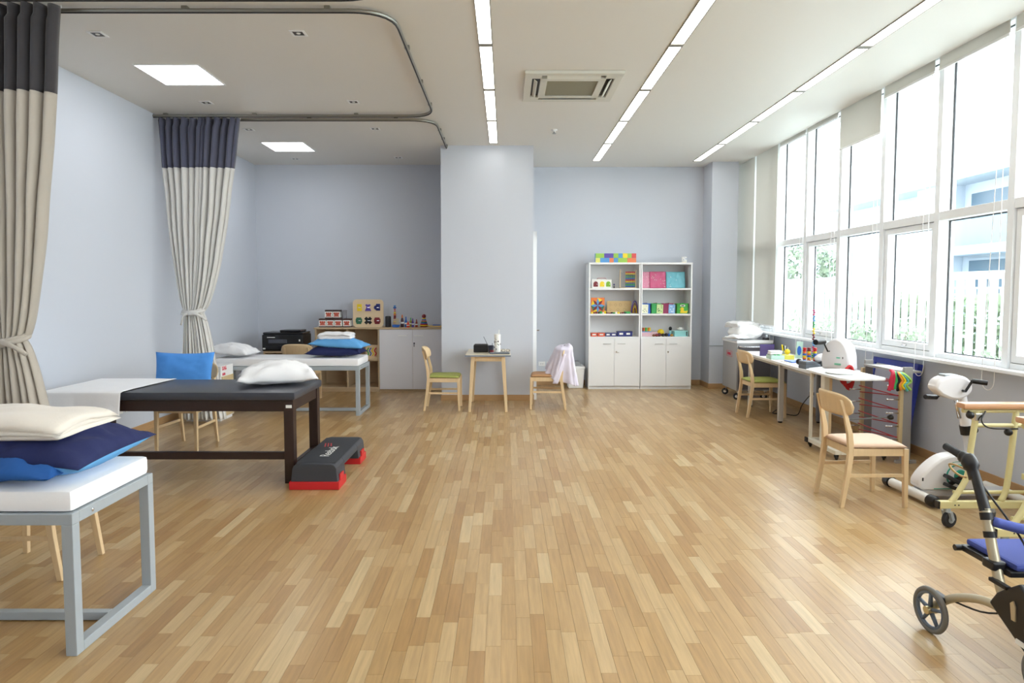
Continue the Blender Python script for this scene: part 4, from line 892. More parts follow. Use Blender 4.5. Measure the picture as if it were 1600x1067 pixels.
t = thing('aqua_box', 'aqua plastic box at the right of the lowest open shelf', 'box', (2.77, 10.84, Z1)); link('body', G().box((0, 0, 0), (.22, .18, .09), bev=.005), aqua, t); link('lid', G().box((-.004, -.004, .08), (.224, .184, .094), bev=.004), C('aqua_lid', (170, 226, 226)), t); link('side_stripe', G().box((.19, -.002, .01), (.205, .0, .08)), darkrub, t)
t = thing('tea_toy', 'white toy teapot on the aqua box', 'toy', (2.88, 10.90, Z1 + .094)); link('body', G().ball((0, 0, .028), .03, (1.2, 1, .9)), paperw, t, smooth=2); link('handle', G().tube([(.036 + .02 * math.cos(a), 0, .03 + .02 * math.sin(a)) for a in [PI * (-.5 + q / 8) for q in range(9)]], .004, 6), paperw, t); link('spout', G().tube([(-.03, 0, .03), (-.06, 0, .05)], [.008, .005], 8), paperw, t)
simple('toy_penguin', 'black oval toy beside the aqua box', 'toy', (2.74, 11.0, Z1), [('body', G().ball((0, 0, .12), .03, (.9, .8, 1.2)), black, 2), ('stand', G().lathe([(.025, 0), (.02, .09)]), C('aqua_lid', (0, 0, 0)), True)])

# ================================================================= BLINDS
fab = bpy.data.materials.new('blind_fabric'); fab.use_nodes = True; nt = fab.node_tree; pb_ = nt.nodes['Principled BSDF']
pb_.inputs['Base Color'].default_value = lin((216, 214, 208)); pb_.inputs['Roughness'].default_value = .8
tl = nt.nodes.new('ShaderNodeBsdfTranslucent'); tl.inputs[0].default_value = lin((220, 218, 212)); mxs = nt.nodes.new('ShaderNodeMixShader'); mxs.inputs[0].default_value = .36
nt.links.new(pb_.outputs[0], mxs.inputs[1]); nt.links.new(tl.outputs[0], mxs.inputs[2]); nt.links.new(mxs.outputs[0], nt.nodes['Material Output'].inputs[0])
cordm = mat('white_cord', (240, 240, 240), .5)
bl = [(10.50, 11.26, 1.10, 'fully lowered roller blind in the far corner'), (9.62, 10.45, 1.10, 'fully lowered roller blind next to the corner one'), (8.74, 9.57, 3.66, 'fully raised roller blind next to the lowered blinds'), (7.90, 8.72, 3.66, 'fully raised roller blind behind the partly lowered one'),
      (7.00, 7.86, 3.26, 'roller blind partly lowered over the upper pane'), (6.14, 6.96, 3.60, 'roller blind slightly lowered right of the partly lowered one'), (5.24, 6.10, 3.60, 'roller blind slightly lowered nearest the right edge'), (4.34, 5.20, 3.60, 'roller blind beyond the right edge of the view')]
for y0, y1, zb, lb in bl:
    t = thing('roller_blind', lb, 'blind', (3.93, (y0 + y1) / 2, 3.77), group='roller blinds along the window wall'); h = (y1 - y0) / 2
    link('roller_tube', G().cyl((0, -h, .0), (0, h, .0), .022), mat('blind_roll', (206, 204, 198), .7), t, smooth=True)
    link('fabric', G().box((-.0235, -h + .01, zb - 3.77), (-.022, h - .01, -.003)), fab, t); link('bottom_bar', G().box((-.03, -h + .01, zb - 3.79), (-.016, h - .01, zb - 3.768), bev=.003), white, t)
    link('bracket', G().box((-.02, -h - .012, -.03), (.02, -h - .002, .035)), white, t); link('bracket', G().box((-.02, h + .002, -.03), (.02, h + .012, .035)), white, t)
    zc = .88 - 3.77; pts = [(-.02, -h + .03, -.02), (-.02, -h + .03, zc)] + [(-.02, -h + .03 + .07 - .07 * math.cos(a), zc - .08 * math.sin(a)) for a in [PI * q / 10 for q in range(1, 10)]] + [(-.02, -h + .17, zc), (-.02, -h + .05, -.02)]
    link('pull_chain', G().tube(pts, .0035, 6), cordm, t, smooth=2)
struct('trim_6', G().box((3.87, YF, ZC - .0), (3.885, 11.3, ZC + .12)), ceil_m)

# ================================================================= STEEL CART with bedding
ct = thing('steel_cart', 'grey steel cart with red writing in the far right corner', 'cart', (3.385, 9.66, 0)); sm_ = mat('satin_steel', (176, 176, 178), .35, .35)
dk = mat('dark_steel', (110, 108, 114), .4, .3)
link('body', G().box((0, 0, .14), (.50, .62, .84), bev=.005), sm_, ct); link('front_panel', G().box((.02, -.012, .16), (.49, 0, .80), bev=.003), dk, ct)
link('top_tray', G().box((-.01, -.02, .86), (.52, .0, .885), bev=.003).box((-.01, .62, .86), (.52, .64, .885), bev=.003).box((-.01, -.02, .84), (.52, .64, .862), bev=.003), white, ct)
link('push_handle', G().tube(spline([(.03, -.01, .80), (.06, -.05, .79), (.44, -.05, .79), (.47, -.01, .80)], 4), .008, 8), chrome, ct, smooth=2)
link('lettering_frame', G().box((-.002, .2, .70), (0, .44, .705)).box((-.002, .2, .62), (0, .44, .625)).box((-.002, .2, .62), (0, .205, .705)).box((-.002, .435, .62), (0, .44, .705)), redink, ct)
marks(ct, (-.002, .40, .64), (0, -1, 0), ((0, 4, .042),), 6)
def caster(parent, x, y, r=.05, wd=.026, h=.14, ang=0, m_=chrome, tread=darkrub):
    c_, s_ = math.cos(ang), math.sin(ang); ox, oy = .022 * c_, .022 * s_; n_ = (-s_, c_)
    wh = link('wheel', G().tube([(x + ox - n_[0] * wd / 2, y + oy - n_[1] * wd / 2, r), (x + ox - n_[0] * wd * .3, y + oy - n_[1] * wd * .3, r), (x + ox + n_[0] * wd * .3, y + oy + n_[1] * wd * .3, r), (x + ox + n_[0] * wd / 2, y + oy + n_[1] * wd / 2, r)], [r * .9, r, r, r * .9], 24), tread, parent, smooth=True)
    link('hub', G().cyl((x + ox - n_[0] * wd * .62, y + oy - n_[1] * wd * .62, r), (x + ox + n_[0] * wd * .62, y + oy + n_[1] * wd * .62, r), r * .42), m_, wh, smooth=True)
    g = G(); 
    for sg in (-1, 1):
        a = (x + ox + sg * n_[0] * wd * .75, y + oy + sg * n_[1] * wd * .75, r); b = (x + sg * n_[0] * wd * .75, y + sg * n_[1] * wd * .75, h - .02); g.beam(a, b, .004 if abs(n_[0]) > .5 else .022, .022 if abs(n_[0]) > .5 else .022)
    g.cyl((x, y, h - .025), (x, y, h), .022, n=14); link('fork', g, m_, parent)
for x, y in ((.05, .05), (.45, .05), (.05, .57), (.45, .57)): caster(ct, x, y, .05, .026, .14, 2.6)
p = thing('bedding_bag', 'bundle of white bedding on the steel cart', 'bedding', (3.62, 9.98, .865)); 
def bag(u, v):
    a = 2 * PI * u; th = PI * v; r = .26 * (1 + .16 * nz(math.cos(a) * 2, math.sin(a) * 2, v * 3 + 1) + .06 * nz(math.cos(a) * 6, math.sin(a) * 6, v * 9)); 
    return (r * .92 * math.sin(th) * math.cos(a), r * 1.0 * math.sin(th) * math.sin(a), .115 - (.15 if v > .5 else .112) * math.cos(th) * (1 + .2 * nz(math.cos(a), math.sin(a), 4)))
link('bag', G().grid(bag, 48, 26, wrapu=True), mat('white_plastic_bag', (244, 244, 244), .35, bump=.6, bs=30), p, smooth=2)
link('blanket_fold', folded(G(), .40, .34, .09, 3, c=(-.03, .06, .19), rz=.3, seed=21, wr=.02, droop=.03), cotton, p, smooth=2)
link('pillow_corner', cushion(G(), .16, .14, .05, c=(-.16, -.16, .05), rz=.5, seed=22), cotton, p, smooth=2)
t = thing('tape_dispenser', 'small dark grey gadget at the right end of the steel cart', 'gadget', (3.86, 9.80, .865)); link('body', G().box((-.03, -.06, 0), (.03, .06, .05), bev=.01), darkrub, t); link('wheel', G().lathe([(.03, -.012), (.03, .012)], (0, -.02, .06), 18, 'x'), greysteel, t)

# ================================================================= DESK
dsk = thing('desk', 'long white desk on grey legs along the window wall', 'desk', (3.32, 7.95, 0), -.045)
link('desktop', G().prism(rrect(-.02, -.90, .56, 1.50, .04), .715, .745, 'z'), white, dsk, bevel=.004)
link('frame', G().box((.03, -.82, .675), (.07, 1.42, .715)).box((.48, -.82, .675), (.52, 1.42, .715)).box((.07, -.02, .675), (.48, .02, .715)).box((.07, 1.16, .675), (.48, 1.20, .715)), mat('beige_steel', (186, 180, 172), .4), dsk)
dkl = mat('grey_leg', (122, 122, 126), .4)
for x, y in ((.0, .03), (.0, 1.16), (.46, .03), (.46, 1.16)):
    l_ = link('leg', G().box((x, y, .02), (x + .055, y + .055, .715), bev=.004), MC['beige_steel'] if x == 0 else dkl, dsk); link('foot', G().lathe([(.024, 0), (.026, .02)], (x + .0275, y + .0275, 0), 14), black, l_)
ZD = .745
t = thing('organizer_box', 'clear box of coloured pieces at the back of the desk', 'box', (3.50, 8.35, ZD), -.05); link('tub', G().box((-.17, -.09, 0), (.0, .09, .05), bev=.006), mat('frosted_aqua', (190, 220, 210), .3), t); link('tub', G().box((.0, -.085, 0), (.12, .085, .055), bev=.006), C('lemon_tub', (220, 214, 90), .4), t)
g = G(); rd = random.Random(3)
for k in range(14): g.ball((rd.uniform(-.15, -.02), rd.uniform(-.07, .07), .05), .014)
link('contents', g, grn, t, smooth=2); link('cloth', folded(G(), .15, .12, .05, 2, c=(-.09, 0, .055), seed=3), cotton, t, smooth=2)
simple('ball', 'small yellow ball on the clear box on the desk', 'ball', (3.555, 8.33, ZD + .058), [('body', G().ball((0, 0, .035), .035), yel, 2)])
simple('folder', 'dark purple folder standing behind the clear box', 'folder', (3.50, 8.75, ZD), [('cover', G().box((-.13, -.006, 0), (.06, .006, .15)), C('dark_purple', (74, 58, 110)), False), ('edge', G().box((-.13, -.007, .145), (.06, .007, .15)), pur, False)])
simple('booklet', 'pale green and blue booklet standing at the desk back', 'book', (3.74, 8.42, ZD), [('cover', G().box((-.035, -.01, 0), (.045, .01, .215), rot=Matrix.Rotation(.05, 4, 'Y')), C('pale_green_cover', (196, 226, 212)), False), ('picture', G().ball((.0, -.012, .10), .03, (.9, .15, 2.0)), blu, False)])
t = thing('pen_holder', 'grey holder with scissors and markers on the desk', 'pen holder', (3.62, 8.55, ZD)); link('cup', G().lathe([(.045, 0), (.05, .09), (.045, .09), (.04, .01)], n=18), greysteel, t, smooth=True)
for k, (dx, m_) in enumerate(((-.05, yel), (-.025, black), (0, paperw), (.02, darkrub), (.045, greysteel))): link('marker', G().cyl((dx * .4, .0, .02), (dx, .01 * k - .02, .165 - .008 * k), .009, n=8), m_, t)
simple('flat_book', 'blue flat book lying on a pale board on the desk', 'book', (3.48, 7.93, ZD), [('board', G().box((-.12, -.15, 0), (.16, .15, .008), bev=.002), cream, False), ('cover', G().box((-.09, -.12, .008), (.13, .10, .02), bev=.002), blu, False)])
# toy train of beads
tt = thing('bead_toy', 'black toy cart carrying three stacks of coloured beads', 'toy', (3.47, 7.55, ZD))
link('body', G().box((-.10, -.05, .025), (.14, .05, .055), bev=.008), black, tt); link('nose', G().ball((-.11, 0, .05), .035), black, tt, smooth=2)
for x in (-.07, .08):
    for y in (-.06, .06): link('wheel', G().lathe([(.024, -.008), (.024, .008)], (x, y, .024), 14, 'y'), black, tt)
seqs = [[blu, org, yel, blu, org, red, red], [org, yel, blu, org, yel, mar, mar], [red, org, blu, blu, yel, red, red]]
for k, sq in enumerate(seqs):
    for q, m_ in enumerate(sq): link('bead', G().lathe([(.014, 0), (.02, .006), (.02, .016), (.014, .022)], (-.05 + .06 * k, .02 * (k % 2), .055 + .0225 * q), 12), m_, tt, smooth=True)
# string of beads against the mullion
t = thing('bead_string', 'tall upright string of coloured beads behind the desk', 'bead string', (3.84, 8.24, ZD)); cols_ = [grn, magenta, sky, mar, yel, grn, sky, magenta]
link('base', G().lathe([(.03, 0), (.028, .012)]), birch, t); link('rod', G().cyl((0, 0, .01), (0, 0, .64), .003, n=6), darkrub, t)
for k in range(24): link('bead', G().ball((.004 * (-1) ** k, 0, .03 + .0255 * k), .0145, (1, 1, .85), 10, 7), cols_[k // 3], t, smooth=2)
# pedal exerciser on the table
def pedal_ex(lb, loc, rz, sc_=1.0):
    t = thing('pedal_exerciser', lb, 'exerciser', loc, rz, 'white table top pedal exercisers'); t.scale = (sc_,) * 3
    shell = mat('white_shell', (238, 236, 238), .25)
    prof = [(-.14, .03), (-.155, .12), (-.14, .22), (-.09, .31), (-.02, .355), (.05, .345), (.11, .29), (.145, .20), (.155, .10), (.16, .03)]
    def sf_(sg):
        def f(u, v):
            s_ = (u + 1) / 2 * (len(prof) - 1); i_ = min(int(s_), len(prof) - 2); fr_ = s_ - i_; a = Vector(prof[i_]).lerp(Vector(prof[i_ + 1]), fr_)
            return a
        return f
    pp = [Vector((x, 0, z)) for x, z in prof]; pp = spline(pp, 3); pol = [(p_.x, p_.z) for p_ in pp]
    link('body', G().prism(pol, -.085, .085, 'y'), shell, t, smooth=True, bevel=.03)
    link('base', G().prism(rrect(-.22, -.09, .24, .09, .06), .0, .03, 'z'), shell, t, smooth=True, bevel=.008); link('base_foot', G().box((-.26, -.14, .0), (-.20, .14, .028), bev=.01).box((.20, -.14, 0), (.26, .14, .028), bev=.01), shell, t)
    link('control_display', G().box((.02, -.088, .15), (.06, -.084, .165)).box((.0, -.088, .08), (.07, -.084, .10)), C('mint', (130, 206, 176)), t); link('power_button', G().box((.085, -.088, .15), (.092, -.084, .17)), darkrub, t)
    for sg in (-1, 1):
        c_ = link('crank_arm', G().tube([(-.06, sg * .08, .22), (-.06, sg * .115, .22), (-.06 + sg * .05, sg * .12, .22 - sg * .10)], .008, 8), black, t); link('grip', G().cyl((-.06 + sg * .05, sg * .11, .22 - sg * .10), (-.06 + sg * .05, sg * .26, .22 - sg * .10), .030, n=14), black, c_, smooth=True)
    return t
pedal_ex('white pedal exerciser with black grips at the near end of the desk', (3.54, 7.00, ZD), -1.0)
t = thing('hand_exerciser', 'small rounded white machine with black straps behind the grey case', 'exerciser', (3.60, 7.46, ZD)); link('base', G().box((-.10, -.09, 0), (.11, .10, .05), bev=.02), black, t)
link('body', G().ball((0, 0, .095), .085, (1.25, .85, .7), 20, 12), MC['white_shell'], t, smooth=2); link('strap', G().tube(spline([(-.10, -.05, .04), (.0, -.075, .075), (.11, -.05, .05)], 5), .012, 8), darkrub, t, smooth=2)
t = thing('case', 'grey wedge-shaped case in front of the pedal exerciser', 'case', (3.37, 7.31, ZD), .15); link('body', G().prism([(-.09, 0), (.09, 0), (.09, .045), (.02, .085), (-.09, .085)], -.07, .07, 'y'), mat('slate_grey', (112, 120, 130), .45), t, bevel=.006); link('lid_seam', G().box((-.092, -.072, .055), (.02, .072, .058)), darkrub, t)
t = thing('mat_pad', 'black flat pad under the foot of the pedal exerciser', 'pad', (3.31, 7.02, ZD)); link('pad', G().box((-.06, -.10, 0), (.05, .08, .008), bev=.003), black, t); link('stripe', G().box((-.05, -.09, .008), (.04, -.08, .009)), greysteel, t)
# overbed table
ob = thing('overbed_table', 'white overbed table with rounded top on a low wheeled base', 'table', (3.10, 6.10, 0))
link('tabletop', G().prism(rrect(-.01, -.04, .43, .74, .07), .775, .80, 'z'), white, ob, bevel=.006)
ivory = mat('ivory_steel', (228, 222, 206), .4)
link('column', G().box((.06, .42, .10), (.11, .50, .775), bev=.004).box((.02, .62, .10), (.045, .65, .775), bev=.003), ivory, ob); link('column_cover', G().box((.11, .425, .12), (.14, .495, .775), bev=.003), birch, ob)
link('base', G().box((.0, .06, .06), (.06, .66, .10), bev=.006).box((.06, .06, .06), (.52, .11, .10), bev=.006).box((.06, .61, .06), (.52, .66, .10), bev=.006), ivory, ob)
link('end_cap', G().box((-.015, .61, .055), (.0, .665, .105), bev=.004), darkrub, ob)
for x, y in ((.03, .09), (.03, .63), (.48, .09), (.48, .63)): caster(ob, x, y, .026, .02, .062, 1.0, black, black)
t = thing('serving_dish', 'white dish with a clear cover on the overbed table', 'dish', (3.26, 6.42, .80)); link('dish', G().lathe([(.12, 0), (.14, .015), (.13, .02), (.03, .035)], n=28), paperw, t, smooth=True); link('knob', G().ball((0, 0, .035), .014), paperw, t)
# ================================================================= EXERCISE BAND RACK
rk = thing('band_rack', 'tall wooden rack with hooks and red cords by the window wall', 'rack', (3.66, 6.08, 0))
grp = mat('rack_grey', (150, 146, 144), .5)
link('side_panel', G().box((0.02, 0, .0), (.10, .03, .90), bev=.002), grp, rk); link('side_panel', G().box((0.02, .66, 0), (.10, .69, .90), bev=.002), grp, rk)
link('post', G().box((-.012, -.002, .12), (.02, .032, .82), bev=.002), pale, rk); link('post', G().box((-.012, .658, .12), (.02, .692, .82), bev=.002), pale, rk)
link('top_shelf', G().box((.0, 0.03, .84), (.20, .66, .86), bev=.003), grp, rk); link('foot', G().box((-.03, 0, 0), (.16, .03, .03)).box((-.03, .66, 0), (.16, .69, .03)), grp, rk)
link('paper', G().box((.0, .10, .861), (.17, .50, .866)), paperw, rk)
for y in (.015, .675):
    for k in range(5): 
        z = .22 + .125 * k; link('hook', G().cyl((-.012, y, z), (-.12, y, z + .003), .006, n=8).ball((-.12, y, z + .003), .011), chrome, rk, smooth=2)
for k in range(10):
    y0, y1 = (.675, .015) if k % 2 == 0 else (.015, .675); z0 = .18 + .065 * k; link('cord', G().cyl((-.02 - .01 * (k % 2), y0, z0), (-.02 - .01 * (k % 2), y1, z0 + (.0 if k % 2 else .065)), .0055, n=8), C('red_cord', (176, 40, 56)), rk)
t = thing('folding_handle', 'grey rod with black handle hung across the rack', 'handle', (3.60, 6.14, .42)); link('rod', G().cyl((.0, .02, .0), (-.16, .42, -.10), .007, n=8), greysteel, t); link('grip', G().tube([(.0, .02, .0), (-.01, -.03, .01), (-.03, -.02, .0)], [.02, .026, .018], 10), black, t, smooth=2)
t = thing('red_band', 'bunch of red elastic bands hanging behind the overbed table', 'band', (3.60, 6.90, .72))
t.location = (3.55, 6.80, .60)
for k in range(3): link('loop', G().tube([(.045 * math.cos(a) * (1 + .3 * k), .02 * k, .11 + (.12 - .02 * k) * math.sin(a)) for a in [2 * PI * q / 20 for q in range(20)]], .014, 8, sy=.5, closed=True), red, t, smooth=2)
t = thing('elastic_bands', 'knot of red, green, black, yellow and teal bands on the rack', 'band', (3.60, 6.10, .76)); rd = random.Random(2)
for k, m_ in enumerate((C('band_crimson', (200, 40, 70)), C('band_crimson', (0, 0, 0)), grn, black, C('band_orange', (240, 150, 60)), yel, C('band_teal', (110, 200, 200)), lime)):
    x = -.06 + .014 * k; link('band', G().tube(spline([(-.05 + .010 * k, -.03, .115 - .006 * k), (-.045 + .013 * k, -.055, .085), (-.06 + .026 * k, -.05, .02), (-.055 + .020 * k, -.045, -.02), (-.07 + .028 * k, -.04, -.075 + .01 * (k % 3))], 5), (.021), 8, sy=.6), m_, t, smooth=2)
# blue framed board leaning
bb = thing('framed_board', 'large blue framed panel leaning against the wall under the window', 'board', (3.84, 6.36, 0)); bb.rotation_euler = (0, math.radians(9), 0)
bf_ = C('royal_blue_frame', (44, 60, 160), .4); W_ = .78; H_ = .91
link('frame', G().box((0, 0, .01), (.05, .055, H_)).box((0, W_ - .055, .01), (.05, W_, H_)).box((0, .055, H_ - .06), (.05, W_ - .055, H_)).box((0, .055, .01), (.05, W_ - .055, .07)), bf_, bb, bevel=.004)
link('panel', G().box((.015, .05, .05), (.03, W_ - .05, H_ - .05)), C('panel_grey', (176, 178, 196), .3), bb)
# ================================================================= STAND EXERCISE BIKE
ex = thing('exercise_bike', 'white arm and leg exerciser with pedals below and hand cranks on top', 'exerciser', (3.42, 5.06, 0)); sh2 = MC['white_shell']
link('front_bar', G().cyl((-.28, .24, .05), (-.26, -.20, .05), .036, n=18), C('offwhite_bar', (232, 230, 226), .3), ex, smooth=True)
for a, b in (((-.2805, .25, .05), (-.283, .33, .05)), ((-.26, -.21, .05), (-.257, -.28, .05))): link('bar_cap', G().tube([a, Vector(a).lerp(Vector(b), .7), b], [.044, .044, .032], 18), black, ex, smooth=True)
link('base_beam', G().box((-.26, -.06, .03), (.48, .06, .075), bev=.01), C('base_grey', (206, 206, 210), .35), ex); link('rear_bar', G().cyl((.46, .22, .04), (.46, -.22, .04), .03), C('offwhite_bar', (0, 0, 0)), ex, smooth=True)
prof = spline([(-.25, 0, .10), (-.24, 0, .16), (-.16, 0, .26), (-.05, 0, .335), (.07, 0, .345), (.16, 0, .30), (.20, 0, .20), (.20, 0, .10)], 4)
bd = G().prism([(p_.x, p_.z) for p_ in prof] + [(.18, .075), (-.22, .075)], -.065, .065, 'y'); link('lower_housing', bd, sh2, ex, smooth=True, bevel=.03)
gm = C('teal_green', (52, 156, 134), .35); link('accent', G().tube([(.04 + .085 * math.cos(a), -.062, .19 + .085 * math.sin(a)) for a in [PI * (.35 + q / 14) for q in range(15)]], .012, 8, sy=.5).tube([(.04 + .115 * math.cos(a), -.061, .19 + .11 * math.sin(a)) for a in [PI * (.3 + q / 24) for q in range(9)]], .006, 8, sy=.5).tube(spline([(.10, -.062, .12), (.02, -.062, .092), (-.14, -.062, .09)], 6), .010, 8, sy=.4), gm, ex, smooth=2)
link('hub_disc', G().lathe([(.045, -.08), (.05, -.06)], (.06, 0, .19), 20, 'y'), gm, ex, smooth=True)
for sg in (-1, 1):
    dx, dz = -sg * -.07, sg * .05
    c_ = link('crank_arm', G().beam((.06, sg * .085, .19), (.06 + sg * .095, sg * .085, .19 + sg * .06), .014, .03), black, ex); link('pedal', G().box((.06 + sg * .095 - .06, sg * .09, .19 + sg * .07 - .015), (.06 + sg * .095 + .06, sg * .17, .19 + sg * .07 + .012), bev=.008, rot=Matrix.Rotation(.4, 4, 'Y')), black, c_)
link('pedal_strap', G().box((-.10, -.15, .16), (.04, -.09, .19), bev=.01, rot=Matrix.Rotation(.5, 4, 'Y')), darkrub, ex)
link('sticker', G().box((-.232, -.067, .15), (-.222, -.064, .175)), darkrub, ex)
link('lower_post', G().tube([(.22, 0, .07), (.13, 0, .56)], [.030, .030], 14), C('post_grey', (212, 212, 216), .3), ex, smooth=True); link('post_sleeve', G().tube([(.145, 0, .50), (.13, 0, .57)], [.045, .045], 16), black, ex, smooth=True)
link('upper_post', G().tube([(.14, 0, .54), (.08, 0, .82)], [.042, .036], 16), sh2, ex, smooth=True); link('knob', G().ball((.20, -.0, .53), .026).cyl((.14, 0, .54), (.19, 0, .53), .012), black, ex, smooth=2)
link('knob', G().ball((.165, 0, .69), .022).cyl((.11, 0, .70), (.16, 0, .69), .01), black, ex, smooth=2); link('tension_strip', G().tube([(.02, -.03, .80), (.06, -.03, .63)], .014, 10), chrome, ex, smooth=2)
hp = spline([(-.15, 0, .86), (-.12, 0, .925), (-.03, 0, .96), (.06, 0, .955), (.12, 0, .915), (.13, 0, .84), (.07, 0, .785), (-.01, 0, .775), (-.10, 0, .81)], 4)
link('upper_housing', G().prism([(p_.x, p_.z) for p_ in hp], -.06, .06, 'y'), sh2, ex, smooth=True, bevel=.03); link('display', G().box((-.07, -.04, .948), (.03, .04, .966), bev=.004), greysteel, ex)
c_ = link('crank_arm', G().tube([(.055, -.06, .845), (.055, -.09, .845), (.10, -.095, .925), (.10, -.10, .925)], .010, 8), black, ex); link('grip', G().tube([(.095, -.10, .925), (.18, -.14, .915)], [.018, .019], 12), black, c_, smooth=True)
c_ = link('crank_arm', G().tube([(.055, .06, .845), (.055, .09, .845), (-.04, .095, .77)], .010, 8), black, ex); link('grip', G().tube([(-.04, .10, .77), (-.15, .06, .78)], [.018, .019], 12), black, c_, smooth=True)
# ================================================================= STANDING WALKER
wk = thing('walker_frame', 'cream yellow wheeled standing walker with wooden arm rails', 'walker', (2.93, 3.89, 0)); yt = yellow_t
for y, nm in ((0, 'near'), (.52, 'far')):
    link('base_rail', G().box((0, y - .02, .135), (.95, y + .02, .185), bev=.006), yt, wk); link('rail_end', G().box((-.012, y - .02, .135), (0, y + .02, .185)), black, wk)
    g = G()
    for x in (.10, .125): g.lathe([(.005, -.0215), (.005, -.0195)], (x, y, .16), 8, 'y')
    link('rail_hole', g, darkrub, wk)
    link('front_post', G().tube(spline([(.08, y, .17), (.13, y, .24), (.19, y, .36), (.20, y, .50), (.235, y, .80)], 5), .019, 12), yt, wk, smooth=2)
    link('rear_post', G().tube(spline([(.42, y, .18), (.46, y, .30), (.50, y, .80)], 5), .019, 12), yt, wk, smooth=2)
    link('top_tube', G().cyl((.14, y, .80), (.95, y, .80), .015, n=12), yt, wk, smooth=True); link('armrest', G().box((.12, y - .045, .815), (.95, y + .045, .855), bev=.016), C('rail_wood', (206, 156, 116), .35), wk, smooth=True)
    link('side_tube', G().cyl((.22, y, .70), (.95, y, .70), .014, n=12), yt, wk, smooth=True); link('clamp_knob', G().ball((.17, y - .03, .775), .025).cyl((.17, y, .80), (.17, y - .03, .775), .012), black, wk, smooth=2); link('clamp_knob', G().ball((.43, y - .03, .66), .025), black, wk, smooth=2)
    link('clamp', G().box((.21, y - .026, .735), (.255, y + .026, .785), bev=.004), chrome, wk)
    caster(wk, .06, y, .055, .032, .135, .3, greysteel); caster(wk, .86, y, .055, .032, .135, .6, greysteel)
    link('stringer', G().cyl((.12, y + .03, .235), (.95, y + .03, .235), .012, n=10), yt, wk, smooth=True)
link('cross_tube', G().cyl((.95, 0, .70), (.95, .52, .70), .016, n=12).cyl((.95, 0, .16), (.95, .52, .16), .018, n=12), yt, wk, smooth=True)
caster(wk, .36, .52, .055, .032, .135, 1.2, greysteel)
link('gas_spring', G().cyl((.60, .50, .35), (.64, .50, .82), .011, n=10), chrome, wk, smooth=True); link('brake_cable', G().tube(spline([(.28, .50, .80), (.24, .48, .74), (.3, .48, .69), (.5, .5, .68)], 6), .005, 6), black, wk)
link('spring_bracket', G().box((.56, .47, .33), (.70, .53, .37), bev=.005), yt, wk)
# ================================================================= ROLLATOR
ro = thing('rollator', 'wheeled rollator with blue seat and black grips at the right edge', 'rollator', (2.02, 2.97, 0)); ch = C('champagne_tube', (196, 186, 160), .3, metal=.5)
def bigwheel(x, y, tilt=.12, r=.107):
    n_ = Vector((math.cos(tilt), math.sin(tilt), 0)); c = Vector((x, y, r)); v = Vector((-n_.y, n_.x, 0)); z = Vector((0, 0, 1))
    ringp = [c + v * (r - .012) * math.cos(a) + z * (r - .012) * math.sin(a) for a in [2 * PI * q / 36 for q in range(36)]]
    w_ = link('wheel', G().tube(ringp, .012, 8, closed=True), C('tyre_grey', (120, 118, 114), .6), ro, smooth=2)
    rimp = [c + v * (r - .026) * math.cos(a) + z * (r - .026) * math.sin(a) for a in [2 * PI * q / 36 for q in range(36)]]
    link('rim', G().tube(rimp, .009, 8, closed=True), C('rim_slate', (96, 108, 124), .4), w_, smooth=2)
    for k in range(5):
        a = 2 * PI * k / 5 + .3; d = v * math.cos(a) + z * math.sin(a); link('spoke', G().tube([c + d * .012, c + d * (r - .03)], [.012, .009], 8, sy=.8), MC['rim_slate'], w_, smooth=2)
    link('hub', G().cyl(c - n_ * .024, c + n_ * .024, .018, n=18), C('hub_champagne', (206, 192, 150), .3, metal=.6), w_, smooth=True)
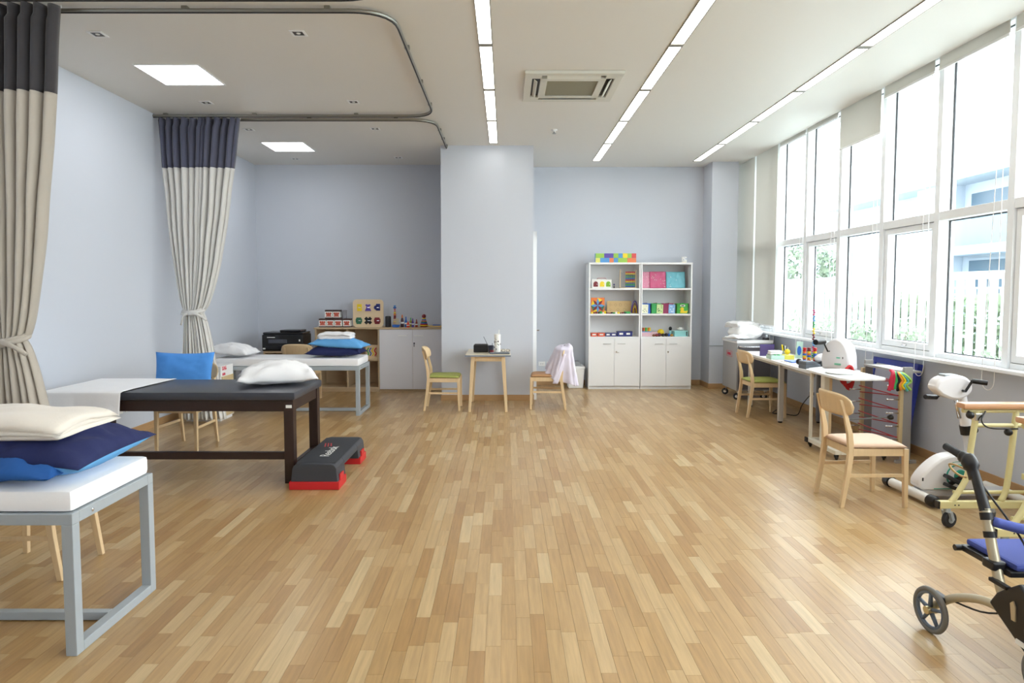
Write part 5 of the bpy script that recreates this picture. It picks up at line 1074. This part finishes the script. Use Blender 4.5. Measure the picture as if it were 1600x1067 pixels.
for sx, xo in ((0, .0), (1, .60)):
    s_ = -1 if sx else 1; xo2 = xo + (.08 if not sx else .0); o_ = s_ * .025
    bigwheel(xo + .0 - o_, .06, .10 * s_); bigwheel(xo + .055, -.50, .0)
    arm = link('rear_arm', G().tube(spline([(xo - o_ + .035 * s_, .08, .12), (xo - o_ + .05 * s_, -.02, .20), (xo2 - .02 * s_, -.12, .245), (xo2, -.20, .255), (xo2, -.26, .25)], 5), .019, 12), ch, ro, smooth=2)
    link('brake_block', G().box((xo - o_ + .02 * s_, .0, .165), (xo - o_ + .05 * s_, .09, .19), bev=.006), black, ro)
    link('main_post', G().tube([(xo2, -.28, .24), (xo2, -.22, .363), (xo2, -.173, .49), (xo2, -.12, .65)], .021, 14), ch, ro, smooth=True)
    link('upper_post', G().tube([(xo2, -.122, .64), (xo2, -.04, .80)], [.023, .019], 14), black, ro, smooth=True); link('collar', G().tube([(xo2, -.158, .535), (xo2, -.15, .56)], .025, 14), black, ro, smooth=True)
    link('collar', G().tube([(xo2, -.135, .605), (xo2, -.125, .635)], .026, 14), black, ro, smooth=True)
    link('handle_body', G().tube(spline([(xo2, -.05, .76), (xo2, -.025, .81), (xo2, .0, .835), (xo2, .04, .842)], 4), [.022] * 4 + [.03] * 5 + [.022] * 4, 12, sy=1.3), black, ro, smooth=2)
    link('grip', G().tube([(xo2, .03, .842), (xo2, .09, .852), (xo2, .15, .862)], [.019, .017, .018], 12), darkrub, ro, smooth=2)
    link('brake_lever', G().tube(spline([(xo2 - .005, .0, .79), (xo2 - .01, .06, .795), (xo2 - .015, .10, .79), (xo2 - .015, .08, .77), (xo2 - .01, .04, .755), (xo2 - .005, .0, .755)], 5), .005, 8), C('lever_gold', (190, 160, 110), .3, metal=.6), ro, smooth=2)
    link('side_bracket', G().prism([(-.20, .27), (-.26, .235), (-.46, .12), (-.45, .36), (-.36, .42), (-.29, .37), (-.24, .33)], xo2 - .028, xo2 + .028, 'x'), black, ro, bevel=.008)
    link('front_fork', G().tube([(xo2, -.40, .26), (xo + .035, -.46, .20), (xo + .055 + .02 * s_, -.50, .107)], [.026, .022, .016], 12), black, ro, smooth=2)
    link('seat_latch', G().box((xo2 - .03, -.22, .41), (xo2 + .03, -.15, .45), bev=.01), black, ro)
    link('bracket_lever', G().box((xo2 - .035, -.30, .365), (xo2 - .01, -.20, .382), bev=.005), black, ro)
    link('brake_cable', G().tube(spline([(xo2, .0, .80), (xo2 + .06 * s_, -.08, .68), (xo2 + .10 * s_, -.24, .50), (xo2 + .02, -.34, .34), (xo2 - .025 * s_, -.20, .22), (xo - o_ + .04 * s_, .04, .18)], 6), .0045, 6), black, ro, smooth=2)
link('label_plate', G().box((.048, -.42, .175), (.052, -.36, .195)), paperw, ro)
link('logo_inset', G().prism([(-.355, .26), (-.335, .26), (-.325, .325), (-.34, .34), (-.352, .32)], .046, .052, 'x'), ch, ro)
sb = mat('seat_blue_fabric', (70, 84, 160), .8, bump=.3, bs=300)
link('seat', G().box((.12, -.26, .425), (.57, .05, .455), bev=.014), sb, ro); link('seat_frame', G().box((.10, -.25, .395), (.59, .06, .424), bev=.008), black, ro); link('front_knob', G().cyl((.07, .05, .41), (.10, .05, .41), .014), black, ro)
link('backrest', G().tube(spline([(.10, -.14, .60), (.20, -.20, .585), (.34, -.22, .58), (.48, -.20, .585), (.59, -.14, .60)], 5), .034, 12, sy=.6), sb, ro, smooth=2)
link('bag', G().box((.12, -.46, .14), (.55, -.30, .38), bev=.03), C('dark_bag', (30, 30, 52), .8), ro)
# cable under the desk
t = thing('power_cable', 'black cable trailing on the floor under the desk', 'cable', (3.75, 8.4, 0)); link('cord', G().tube(spline([(.10, -.10, .30), (.02, -.05, .16), (-.02, .0, .02), (-.12, .15, .006), (-.25, .2, .006), (-.10, .45, .006)], 6), .006, 6), black, t, smooth=2)
link('plug', G().box((.09, -.13, .29), (.13, -.08, .33), bev=.005), black, t)
